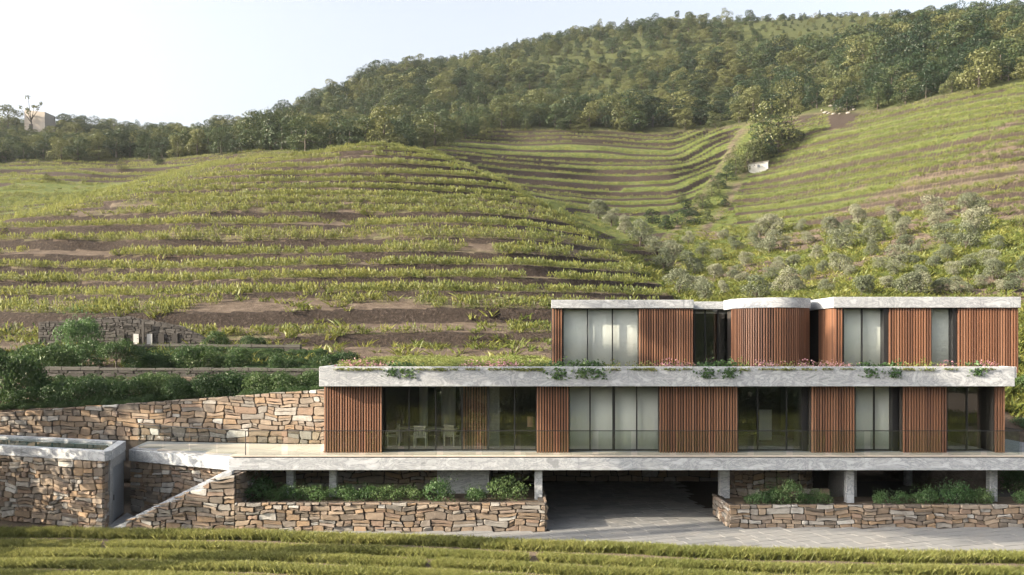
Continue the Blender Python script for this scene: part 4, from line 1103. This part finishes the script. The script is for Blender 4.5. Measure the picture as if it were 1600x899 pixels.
for (x, y, z, h, d, px) in sorted(near_f, key=lambda t: t[5]):
    side = ("left of the vineyard mound" if px < 380 else "behind the vineyard mound" if px < 700 else "above the middle vineyard" if px < 1180 else "above the right hand vineyard")
    k = wc[side] = wc.get(side, -1) + 1
    plant_tree("forest_tree", FOREST[rnd.randrange(6)], (x, y, z), h * 1.05, "tree at the wood edge %s, %s from left" % (side, ORD[k]), "tree", "trees along the edge of the wood " + side, None, rnd.uniform(0.95, 1.3))
rest_f = []
for (x, y, z, h, d, px) in fp_:
    if (x, y) in nk: continue
    kind = rnd.randrange(6) if rnd.random() > 0.05 else 6 + rnd.randrange(2)
    rest_f.append((x, y, z, h * rnd.uniform(1.0, 1.4), h, rnd.uniform(0, 6.28), kind))
scatter("forest", rest_f, [m[2] for m in FOREST] + [m[2] for m in CYP], "dense mixed wood covering the upper hill to the skyline", "wood")
# wood on the opposite bank
op = []
for k in range(900):
    x = Rt.uniform(-260, 260) if k < 760 else Rt.uniform(-45, 45); y = Rt.uniform(-230, -42) if k < 760 else Rt.uniform(-44, -9)
    i = int((x + 420) / 12); j = min(int((y + 330) / 10), 29)
    op.append((x, y, (OZ[i, j] if y < -34 else -0.1) - .3, *(lambda s: (s * 1.15, s))(Rt.uniform(4, 9)), Rt.uniform(0, 6.28), Rt.integers(6)))
scatter("opposite_wood", op, [m[2] for m in FOREST], "wood on the far bank behind the camera", "wood")

# ---- olive grove: positions read off the photograph (centre column, row, radius in pixels)
OL = [(935,325,18),(955,340,15),(976,352,15),(1000,366,21),(1025,386,16),(1036,406,18),(1052,394,18),(1085,411,20),(1060,441,22),(1086,446,17),(1102,455,20),(1116,422,15),(1131,450,12),(1148,426,13),
 (1186,357,15),(1206,352,18),(1185,376,14),(1202,378,19),(1180,451,22),(1226,440,22),(1246,446,14),(1216,412,12),(1150,380,12),(1130,365,11),
 (1297,351,18),(1314,376,20),(1341,337,18),(1361,363,20),(1396,337,15),(1361,388,13),(1313,407,20),(1346,444,21),(1291,447,12),(1408,356,17),(1416,374,14),(1405,400,20),(1399,421,14),(1441,421,14),
 (1457,326,21),(1466,347,15),(1476,366,20),(1519,322,22),(1524,346,23),(1509,371,23),(1481,396,14),(1460,405,15),(1546,406,18),(1551,422,18),(1416,441,25),(1437,446,20),(1471,445,18),(1501,446,16),(1531,441,12),(1585,441,18),(1604,416,17),(1275,395,12),(1262,372,11),(1432,385,12),(1075,372,11),(1098,390,12),(1120,398,11),(1165,405,13),(1160,432,12),(1205,428,12),(1240,405,13),(1262,428,13),(1285,418,11),(1330,420,12),(1375,412,12),(1382,440,13),(1430,405,11),(1490,420,14),(1515,408,13),(1560,380,13),(1570,445,13),(1228,378,11),(1250,352,11),(1325,355,12)]
rows_ = {}
for (px, py, r) in sorted(OL):
    band = 0 if py > 433 else 1 if py > 402 else 2 if py > 368 else 3
    rows_.setdefault(band, []).append((px, py, r))
RN = ["in the lowest row above the roof", "in the second row up the grove", "in the third row up the grove", "in the top row of the grove"]
for b, lst in rows_.items():
    for k, (px, py, r) in enumerate(lst):
        g_ = ground_at(px, py + r * 0.92, 66)
        h = 1.9 * r / F * g_.y
        plant_tree("olive_tree", OLIVE[rnd.randrange(5)], (g_.x, g_.y, g_.z - .05), h, "olive tree, %s from left %s" % (ORD[k], RN[b]), "olive tree", "olive trees in the grove above the house", None, rnd.uniform(0.9, 1.15))

# ---- single trees
def single(name, px, py_base, hpx, meshes, label, wide=1.0, ymin=66.0, cat="tree"):
    g_ = ground_at(px, py_base, ymin); h = hpx / F * g_.y
    return plant_tree(name, meshes, (g_.x, g_.y, g_.z - .08), h, label, cat, None, None, wide)
single("oak_tree", 1216, 238, 76, FOREST[1], "large dark tree standing alone in the gap beside the white hut", 1.15)
single("oak_tree", 1168, 262, 40, FOREST[4], "low dark scrubby tree left of the white hut in the gully", 1.5)
single("oak_tree", 1190, 250, 40, FOREST[3], "dark bushy tree between the large dark tree and the white hut", 1.3)
single("round_tree", 822, 204, 20, FOREST[2], "small round tree at the top of the middle vineyard, left of two", 1.0, 200)
single("round_tree", 876, 204, 20, FOREST[0], "small round tree at the top of the middle vineyard, right of two", 1.1, 200)
single("hedge_bush", 903, 210, 15, FOREST[4], "pale clipped hedge at the top of the middle vineyard", 2.4, 200)
single("round_tree", 992, 207, 18, FOREST[2], "small dark bush against the wood above the middle vineyard", 1.2, 200)
single("round_tree", 190, 268, 16, FOREST[1], "small round bush in the left field below the wood, left of two", 1.2, 150)
single("round_tree", 247, 258, 22, FOREST[2], "small round tree in the left field below the wood, right of two", 1.1, 150)
single("round_tree", 758, 222, 36, FOREST[2], "dark tree with a bare stem at the left end of the middle vineyard", 0.9, 180)
single("round_tree", 75, 285, 14, FOREST[3], "low bush alone in the left field", 1.6, 140)
SK = [(808,72,14,0),(818,70,12,1),(850,66,18,0),(862,64,16,1),(895,60,22,0),(923,55,16,1),(937,56,28,1),(956,52,16,0),(962,52,15,0),(980,52,26,0),(995,50,22,1),(1010,47,22,2),(1026,45,26,2),(1058,44,27,3),(1082,40,14,1),(1135,36,22,4),(1172,32,20,2),(1281,26,12,0),(1487,20,18,2),(1528,20,14,4),(1590,20,26,2),(435,196,38,0),(12,190,38,5),(50,192,44,6),(107,214,36,7)]
SKL = {0: "dark narrow cypress like tree", 1: "small dark conical tree", 2: "open crowned tree", 3: "tall thin tufted tree", 4: "low rounded tree"}
cnt = {}
for px, py, hp, kd in SK:
    ms = {0: CYP[0], 1: CYP[1], 2: FOREST[0], 3: SPARSE[1], 4: FOREST[4], 5: FOREST[0], 6: SPARSE[0], 7: FOREST[1]}[kd]
    Ys = {True: 335.0, False: 455.0}[px < 300]
    if px == 435: Ys = 300.0
    Y = Ys
    if kd < 5: 
        cnt[kd] = cnt.get(kd, 0) + 1
        lb = SKL[kd] + " on the skyline, %s of its kind from the left" % ORD[cnt[kd] - 1] if px > 500 else "dark cypress like tree rising from the wood where the skyline starts to climb"
    else: lb = {5: "round tree on the far left skyline", 6: "sparse nearly leafless tree beside the ruined tower", 7: "full green tree just right of the ruined tower"}[kd]
    z = float(hz(px, Y))
    zz = min(PZ(py, Y), z + 3) if kd != 0 or px > 500 else z
    plant_tree("skyline_tree", ms, (PX(px, Y), Y, z - .2), max(3.0, hp / F * Y + max(0, PZ(py, Y) - z) * .6), lb, "tree", "trees on the skyline", None, 1.0 if kd not in (2,) else 1.1)

# ---- planter shrubs, garden shrubs, parapet plants
def bush_mesh(name, seed, lmat, n=900, size=0.10, blobs=7, spread=0.55, flat=0.7, shoots=0):
    g = np.random.default_rng(seed); B = []
    for i in range(blobs):
        a = g.uniform(0, 6.28); r = spread * math.sqrt(g.random()); s = g.uniform(0.28, 0.46)
        B.append((r * math.cos(a), r * math.sin(a), g.uniform(0.25, 0.62) * flat, s, s, s * g.uniform(.75, 1)))
    v, q = blob_leaves(B, n, size, g, (0.55, 1.12), 0.55, 0.75)
    if shoots:
        C = np.stack([g.normal(0, spread * .7, shoots), g.normal(0, spread * .7, shoots), g.uniform(.5, 1.05, shoots) * flat * 1.15], 1)
        v2, q2 = leaf_quads(C, unit(shoots, g) * np.array([1, 1, .4]), size * 1.1, g, 0.4, .3)
        v, q = np.concatenate([v, v2]), np.concatenate([q, q2 + len(v)])
    v[:, 2] = np.maximum(v[:, 2], 0.0)
    return quads_mesh(name, v, q, lmat)
PLB = [bush_mesh("bush", 700 + i, L_PLANT, 1500, 0.080, 7, 0.55, 0.8, 120) for i in range(4)]
SHB = [bush_mesh("bush", 720 + i, L_SHRUB, 4200, 0.062, 9, 0.6, 0.85, 80) for i in range(5)]
def bush(name, me, loc, sx, sz, label, cat, group):
    o = link(name, me, None, loc); o.scale = (sx, sx * rnd.uniform(.85, 1.05), sz); o.rotation_euler.z = rnd.uniform(0, 6.28)
    return tag(o, label, cat, group)
LB = [(402,36.6,.95,.95),(434,36.2,.5,.5),(455,36.5,.7,.7),(484,36.2,.75,.62),(512,36.6,.6,.55),(540,36.3,.75,.6),(573,36.4,.7,.68),(604,36.2,.75,.62),(640,36.5,.7,.62),(688,36.2,.85,.95),(741,36.1,.6,.65),(793,36.3,.9,1.0)]
for k, (px, Y, sx, sz) in enumerate(LB):
    bush("planter_shrub", PLB[k % 4], (PX(px, Y), Y, 1.02), sx * 1.2, sz * 1.25, "leafy green shrub in the left stone planter, %s from the left" % ORD[k], "shrub", "shrubs in the left stone planter")
RB = [(1180,36.5,.55,.55),(1203,36.6,.6,.75),(1228,36.5,.72,1.05),(1262,36.4,.5,.55),(1284,36.5,.5,.6),(1378,36.5,.5,.6),(1402,36.6,.5,.55),(1441,36.6,.7,.75),(1484,36.5,.75,.95),(1512,36.6,.6,.7),(1545,36.5,.6,.65),(1600,36.6,.6,.8)]
for k, (px, Y, sx, sz) in enumerate(RB):
    bush("planter_shrub", PLB[(k + 1) % 4], (PX(px, Y), Y, 0.80), sx * 1.2, sz * 1.25, "leafy green shrub in the right stone planter, %s from the left" % ORD[k], "shrub", "shrubs in the right stone planter")
# garden behind the retaining wall: (px, base row, distance, half width m, height m)
GS = [(14,640,46.0,1.9,4.4,"big dark shrub at the left edge of the picture above the retaining wall"),
 (60,626,45.6,1.5,1.7,None),(105,628,45.0,1.4,1.5,None),(150,624,45.2,1.4,1.7,None),(198,620,45.3,1.5,1.6,None),(245,617,45.0,1.4,1.6,None),(292,613,44.8,1.3,1.7,None),(335,611,44.4,1.4,1.6,None),(378,608,44.2,1.3,1.6,None),(420,606,43.8,1.2,1.5,None),(462,604,43.4,1.2,1.4,None),(498,602,43.2,1.0,1.3,None)]
n_h = 0
for px, py, Y, w, h, lb in GS:
    z = min(float(hz(px, Y)), PZ(py, Y)) - 0.2
    if lb is None:
        n_h += 1; lb = "dark green hedge shrub along the top of the retaining wall, %s from the left" % ORD[n_h - 1]
    bush("garden_shrub", SHB[rnd.randrange(5)], (PX(px, Y), Y, z), w * 1.25, h * 1.1, lb, "shrub", "hedge shrubs above the retaining wall")
G2 = [(80,574,53.0,1.7,1.9),(128,574,53.2,1.7,2.0),(232,573,53.0,1.5,1.7),(264,574,52.6,.8,1.0),(292,572,53.0,1.4,1.7),(330,571,53.0,1.3,1.7),(366,571,53.2,1.3,1.5),(440,573,53,.9,1.3),(515,572,54.5,1.2,1.1),(543,570,54.6,1.0,1.1),(402,535,60,1.0,1.0),(338,535,60,1.0,1.2)]
for k, (px, py, Y, w, h) in enumerate(G2):
    bush("terrace_shrub", SHB[k % 5], (PX(px, Y), Y, float(hz(px, Y)) - .15), w * 1.25, h * 1.15, "rounded green shrub on the garden terrace below the old shed, %s from the left" % ORD[k], "shrub", "shrubs on the garden terrace")
gc = []
for k in range(1500):
    Y = Rt.uniform(41.5, 58.5); px = Rt.uniform(-30, 520); x = PX(px, Y)
    if x > -8.8 or Y < RW(x) + 0.7 or 50.0 < Y < 51.6: continue
    if float(vnoise(x, Y, 3, 61)) < 0.3: continue
    s_ = Rt.uniform(.3, .75); gc.append((x, Y, float(hz(px, Y)) - .08, s_, s_ * .8, Rt.uniform(0, 6.28), Rt.integers(3)))
scatter("ground_cover", gc, SHB[:3], "dark green ground cover between the garden shrubs", "ground cover")
def garden_tree(px, Y, h, me, label, wide, stem):
    z = float(hz(px, Y)) - .1
    r = empty("garden_tree", (PX(px, Y), Y, z), label, "tree")
    t = MB().bar((PX(px, Y), Y, z), (PX(px, Y) + .03, Y, z + stem + h * .4), 0.06, 0.03, 7)
    for a in range(5): t.bar((PX(px, Y) + .02, Y, z + stem * .9), (PX(px, Y) + .5 * wide * math.cos(a * 1.3), Y + .5 * wide * math.sin(a * 1.3), z + stem + h * .55), 0.03, 0.012, 5)
    t.build("trunk", M_BARK, r)
    c = link("crown", me, r, (PX(px, Y), Y, z + stem)); c.scale = (wide, wide, h); return r
garden_tree(125, 57.0, 2.9, bush_mesh("crown", 740, L_PLANT, 2600, 0.075, 10, .6, .9, 120), "rounded green garden tree in front of the ruined shed wall", 1.8, 0.35)
garden_tree(181, 51.5, 1.5, SHB[2], "small clipped tree on a thin bare stem in front of the garden terrace", 1.35, 1.1)
# right of the house
BR = [(1592,58,1.6,1.4,"sunlit green bush on the bank just right of the house"),(1578,62,1.2,1.2,"small bush higher on the bank right of the house"),(1612,52.5,1.3,1.2,"bush at the right picture edge level with the deck"),
 (1585,44.8,1.2,1.9,"dark bush under the deck, rightmost but one"),(1612,43.5,1.2,2.0,"dark bush under the deck at the right picture edge"),(1560,47.5,1.2,1.6,"dark bush under the deck behind the last post"),
 (1520,50.5,1.4,1.7,"dark bush at the back under the deck, left of the last post"),(1490,52,1.4,1.7,"dark bush at the back under the deck, leftmost of them"),(1630,49,1.5,1.8,"green bush on the bank outside the right picture edge")]
for k, (px, Y, w, h, lb) in enumerate(BR):
    bush("hillside_bush", SHB[k % 5], (PX(px, Y), Y, max(0.0, 0.0 if Y < 48 else float(hz(px, Y)) - .1)), w, h, lb, "bush", "bushes beyond the right end of the house")
# scrub along the gully between the two vineyards
GB = [(1150,262,22),(1135,275,15),(1178,248,26),(1205,225,30),(1232,212,24),(1112,300,14),(1098,318,16),(1075,330,15),(1058,345,16),(1122,288,15),(1085,345,13),(1105,340,12),(1040,352,14),(1020,342,15),(1132,318,11),(1065,312,10)]
for k, (px, py, r) in enumerate(sorted(GB)):
    g_ = ground_at(px, py + r * .5, 120); h = 1.7 * r / F * g_.y
    plant_tree("gully_bush", FOREST[(k * 5) % 6], (g_.x, g_.y, g_.z - .1), h, "dark scrubby bush in the gully between the vineyards, %s from the left" % ORD[k], "bush", "scrub in the gully", None, 1.25)
# plants spilling over the parapet
def spill(seed, lmat, n=200, size=0.10, drop=0.34):
    g = np.random.default_rng(seed)
    C = np.stack([g.normal(0, .20, n), g.normal(0, .09, n), np.abs(g.normal(0, .12, n))], 1)
    k = g.random(n) < 0.40; C[k, 1] = -0.325 - g.uniform(0, .06, k.sum()); C[k, 2] = -g.uniform(0, drop, k.sum()); C[k, 0] *= .7
    return leaf_quads(C, unit(n, g) + np.array([0, -.3, .5]), size, g, .7, .3)
SPG = [quads_mesh("spill", *spill(800 + i, None), L_PLANT) for i in range(3)]; SPY = [quads_mesh("spill", *spill(810 + i, None, 150, .07, .08), L_HERB) for i in range(3)]
SPP = []
for i in range(3):
    g = np.random.default_rng(820 + i); n = 130
    C = np.stack([g.normal(0, .22, n), g.normal(0, .09, n), np.abs(g.normal(0.06, .10, n))], 1)
    SPP.append((quads_mesh("spill", *spill(830 + i, None, 90, .07, .06), L_HERB), quads_mesh("flowers", *leaf_quads(C, unit(n, g) + np.array([0, -.4, .6]), 0.065, g, .9, .3), L_PINK)))
PP = [(533,'y'),(556,'p'),(573,'y'),(587,'p'),(614,'g'),(636,'g'),(660,'y'),(684,'y'),(708,'y'),(737,'p'),(773,'p'),(798,'p'),(820,'y'),(838,'y'),(871,'g'),(908,'g'),(930,'g'),(958,'y'),(993,'y'),(1011,'y'),(1046,'p'),(1072,'p'),(1101,'g'),(1135,'g'),(1157,'y'),(1197,'p'),(1226,'y'),(1258,'p'),(1289,'p'),(1320,'p'),(1354,'g'),(1392,'g'),(1412,'y'),(1443,'y'),(1478,'p'),(1521,'g'),(1540,'p')]
ct = {}
for px, kd in PP:
    ct[kd] = ct.get(kd, 0) + 1; k = ct[kd] - 1
    Y = 36.68; loc = (PX(px, Y), Y, 6.83); s = rnd.uniform(0.95, 1.5)
    if kd == 'p':
        o = link("flowering_plant", SPP[k % 3][0], None, loc); f = bpy.data.objects.new("flower_heads", SPP[k % 3][1]); COL.objects.link(f); f.parent = o
        tag(o, "pink flowering plant on the concrete parapet, %s pink one from the left" % ORD[k], "flower", "plants along the parapet")
    else:
        o = link("trailing_plant", (SPG if kd == 'g' else SPY)[k % 3], None, loc)
        tag(o, ("dark green plant trailing over the concrete parapet, %s such plant from the left" if kd == 'g' else "yellow green herb on the concrete parapet, %s such herb from the left") % ORD[k], "plant", "plants along the parapet")
    o.scale = (s * 1.1, 1.0, s); 
# planting on the roof terrace behind the parapet
rp = []
for k in range(420):
    x = Rt.uniform(-8.0, 1.7); y = Rt.uniform(38.5, 52.5)
    if float(vnoise(x, y, 2.2, 41)) < 0.42: continue
    s = Rt.uniform(.35, .75); rp.append((x, y, 6.74, s, s * .8, Rt.uniform(0, 6.28), Rt.integers(3)))
for k in range(60):
    s = Rt.uniform(.5, .8); rp.append((Rt.uniform(-8.0, 1.7), 52.4 + Rt.uniform(-.3, .2), 6.74, s, s * .8, Rt.uniform(0, 6.28), Rt.integers(3)))
scatter("roof_plants", rp, [bush_mesh("herb", 850 + i, L_HERB, 260, 0.13, 5, .5, .6, 30) for i in range(3)], "low herbs growing on the planted roof terrace", "ground cover")

# ------------------------------------------------------------------ old shed, garden walls, hut, tower, rubble
shd = empty("stone_shed", (PX(240, 60), 60.0, hxy(PX(240, 60), 60)), "ruined dark stone shed wall with a sloping top and two small pale doors", "shed")
zb_ = 7.1
pw_ = [(PX(195, 60), PZ(494, 60)), (PX(280, 60), PZ(508, 60)), (PX(335, 60), PZ(535, 60))]
sx0, sx1, sx2 = pw_[0][0], pw_[1][0], pw_[2][0]
sl = PX(60, 60)
tops = lambda x: float(np.interp(x, [sl, sx0, sx1, sx2], [pw_[0][1] - .45, pw_[0][1], pw_[1][1], pw_[2][1]]))
wallc = MB().add([(sl, 60, zb_), (sx2, 60, zb_), (sx2, 60, tops(sx2) - .05), (sx1, 60, tops(sx1) - .05), (sx0, 60, tops(sx0) - .05), (sl, 60, tops(sl) - .05),
                  (sl, 60.5, zb_), (sx2, 60.5, zb_), (sx2, 60.5, tops(sx2) - .05), (sx1, 60.5, tops(sx1) - .05), (sx0, 60.5, tops(sx0) - .05), (sl, 60.5, tops(sl) - .05)],
                 [(0,1,2,3,4,5),(11,10,9,8,7,6),(0,5,11,6),(5,4,10,11),(4,3,9,10),(3,2,8,9),(2,1,7,8)]).build("wall", M_JOINT, shd)
stones(wallc, (sl, 60.0), (sx2, 60.0), lambda s: zb_ + .2, lambda s: tops(sl + s) + .04 * math.sin(s * 3), 61, hmin=.14, hmax=.34, wmin=.25, wmax=.8, thick=.08, mat=M_ROCK)
for px_a in (185, 247, 268): MB().box(PX(px_a, 59.8), PX(px_a + 9, 59.8), 59.84, 59.9, PZ(537, 59.8), PZ(521, 59.8)).build("painted_opening", M_DARKWALL, shd)  # near-black slabs on the wall face stand in for shaded openings
for a, b in ((209, 217), (230, 238)):
    MB().box(PX(a, 59.85), PX(b, 59.85), 59.80, 59.86, PZ(538, 59.85), PZ(522, 59.85)).build("door", M_PLASTER, shd)
MB().box(PX(222, 59.7), PX(225, 59.7), 59.66, 59.78, PZ(540, 59.7), PZ(503, 59.7)).build("post", M_ROCK, shd)
def low_wall(px0, px1, Y0, Y1, py_t0, py_t1, hgt, label, seed, cap=True):
    a = (PX(px0, Y0), Y0); b = (PX(px1, Y1), Y1); za, zb2 = PZ(py_t0, Y0), PZ(py_t1, Y1); L = math.dist(a, b)
    r = empty("garden_wall", (*a, za - hgt), label, "wall", "low garden terrace walls")
    c = MB().prism([a, b, (b[0], b[1] + .3), (a[0], a[1] + .3)], [za - hgt, zb2 - hgt, zb2 - hgt, za - hgt], [za, zb2, zb2, za]).build("core", M_JOINT, r)
    ss = stones(c, a, b, lambda s: za + (zb2 - za) * s / L - hgt, lambda s: za + (zb2 - za) * s / L, seed, hmin=.25, hmax=.45, wmin=.5, wmax=1.3, thick=.07, mat=M_ROCK)
    if cap:
        n = int(L / 1.1); R2 = random.Random(seed)
        for i in range(n):
            t0, t1 = i / n, (i + 0.97) / n
            p = (a[0] + (b[0] - a[0]) * t0, a[1] + (b[1] - a[1]) * t0 - .08); q = (a[0] + (b[0] - a[0]) * t1, a[1] + (b[1] - a[1]) * t1 - .08)
            z0_ = za + (zb2 - za) * t0; z1_ = za + (zb2 - za) * t1; e = R2.uniform(-.03, .05)
            MB().prism([p, q, (q[0], q[1] + .5), (p[0], p[1] + .5)], [z0_ + .003, z1_ + .003, z1_ + .003, z0_ + .003], [z0_ + .15 + e, z1_ + .15 + e, z1_ + .15 + e, z0_ + .15 + e]).build("cap_stone", M_DARKCAP, r)
    return r
low_wall(-20, 505, 50.6, 51.2, 578, 580, 1.1, "low dark garden wall with pale cap stones between the two shrub rows", 71)
low_wall(215, 470, 58.2, 58.6, 541, 543, 1.2, "low dark garden wall with a pale cap in front of the old shed", 72)
# white hut in the vineyard
g_ = ground_at(1183, 264, 120)
hut = empty("white_hut", g_, "small low white hut on the vineyard edge in the gully", "hut")
hw = 14 / F * g_.y; hh = 6 / F * g_.y
MB().prism([(g_.x - hw, g_.y - .6), (g_.x + hw, g_.y - 1.8), (g_.x + hw + .8, g_.y + 2.5), (g_.x - hw + .8, g_.y + 3.5)], g_.z - 1.5, [g_.z + hh, g_.z + hh * 1.5, g_.z + hh * 1.5, g_.z + hh]).build("wall", M_PLASTER, hut)
MB().prism([(g_.x - hw - .2, g_.y - .8), (g_.x + hw + .2, g_.y - 2.0), (g_.x + hw + 1, g_.y + 2.7), (g_.x - hw + .6, g_.y + 3.7)], [g_.z + hh + .003, g_.z + hh * 1.5 + .003, g_.z + hh * 1.5 + .003, g_.z + hh + .003], [g_.z + hh + .25, g_.z + hh * 1.5 + .25, g_.z + hh * 1.5 + .25, g_.z + hh + .25]).build("roof", M_CAP, hut)
MB().box(g_.x - .35, g_.x + .35, g_.y - 1.32, g_.y - 1.22, g_.z + .1, g_.z + hh * .8).build("door", M_DOOR, hut)
# ruined tower on the far left skyline
tz = float(hz(55, 336)); tw = empty("ruined_tower", (PX(55, 336), 336, tz), "pale ruined stone building on the far left skyline", "ruin")
x0_, x1_ = PX(38, 336), PX(70, 336)
MB().prism([(x0_, 336), (x1_, 336), (x1_ + 1, 342), (x0_, 342)], tz - 2, [PZ(172, 336), PZ(175, 336), PZ(176, 336), PZ(173, 336)]).build("wall", plain("ruin_plaster", (0.36, 0.32, 0.28), 0.9, 0, 0.3, 0.3), tw)
MB().box(x0_ + 2, x0_ + 3.4, 335.9, 335.99, tz + 1.0, tz + 3.0).build("painted_window", M_DARKWALL, tw)  # near-black slab on the wall paints the shade of a window hole
# boulders and rubble on the vineyard top right
Rb = random.Random(3)
for k in range(16):
    px, py = 1285 + k * 3.3 + Rb.uniform(-1, 1), Rb.uniform(166, 180)
    q_ = ground_at(px, py, 150); s = Rb.uniform(.3, .75); vs = []
    bm = bmesh.new(); bmesh.ops.create_icosphere(bm, subdivisions=1, radius=1)
    for v_ in bm.verts: v_.co *= Rb.uniform(.75, 1.15)
    me = bpy.data.meshes.new("boulder"); bm.to_mesh(me); bm.free(); me.materials.append(M_CAP)
    o = link("boulder", me, None, (q_.x, q_.y, q_.z + .1)); o.scale = (s * 1.3, s, s * .7); o.rotation_euler.z = Rb.uniform(0, 6)
    tag(o, "pale boulder in the rubble heap at the edge of the wood, %s from the left" % ORD[k], "boulder", "boulders in the rubble heap")
# ------------------------------------------------------------------ unseen trees outside the frame that shade the walls and facade
def shade_pine_tree(seed):  # unseen tree, high crown and gaps shaped to throw dappled shade on the facade
    g = np.random.default_rng(seed); B = []; segs = [((0, 0, -.03), (0.01, 0, 0.80), 0.018, 0.010)]
    for i in range(20):
        a = g.uniform(0, 6.28); r = 0.19 * math.sqrt(g.random()); z = 0.80 + g.uniform(-.16, .16) * (1 - r * 2.2); s = g.uniform(.030, .058)
        B.append((r * math.cos(a), r * math.sin(a), z, s * 1.3, s * 1.3, s * .8)); segs.append(((0.008, 0, g.uniform(.58, .76)), B[-1][:3], 0.006, 0.002))
    return blob_leaves(B, 4200, 0.019, g, (0.4, 1.1)), tri_trunk(segs)
SHADE_PINE = tree_meshes("shade_pine", shade_pine_tree(450), L_FOREST); SHADE_PINE2 = tree_meshes("shade_pine", shade_pine_tree(451), L_FOREST)
for k, (x, y, h, w, ms, lb) in enumerate([(-34.0, 36.4, 16.0, 0.75, FOREST[0], "tall leafy tree farthest left beyond the pool, outside the picture"),
        (-30.8, 40.0, 8.6, 0.9, FOREST[2], "leafy tree behind the left end of the pool, outside the picture"),
        (-28.2, 33.7, 8.6, 0.8, FOREST[1], "leafy tree beside the left end of the pool, outside the picture"),
        (-27.4, 31.3, 8.4, 0.8, FOREST[3], "leafy tree in front of the pool corner, outside the picture"),
        (-24.5, 26.0, 26.0, 1.0, SHADE_PINE, "unseen pine with a high crown shaped to shade the facade, near one"),
        (-32.5, 24.4, 29.0, 1.0, SHADE_PINE2, "unseen pine with a high crown shaped to shade the facade, far one")]):
    plant_tree("garden_tree", ms, (x, y, -.1), h, lb, "tree", None, k * 1.3, w)
# ------------------------------------------------------------------ haze
def haze(density):
    m = bpy.data.materials.new("haze_air"); m.use_nodes = True; nt = m.node_tree; nt.nodes.clear()
    o = nt.nodes.new("ShaderNodeOutputMaterial"); v = nt.nodes.new("ShaderNodeVolumePrincipled")
    v.inputs['Color'].default_value = (0.86, 0.92, 1.0, 1); v.inputs['Density'].default_value = density; v.inputs['Anisotropy'].default_value = 0.25
    nt.links.new(v.outputs[0], o.inputs['Volume'])
    b = MB().box(-950, 950, -950, 950, -2.0, 215).build("haze", m); tag(b, "pale air haze over the valley", kind="stuff")
haze(0.00008)
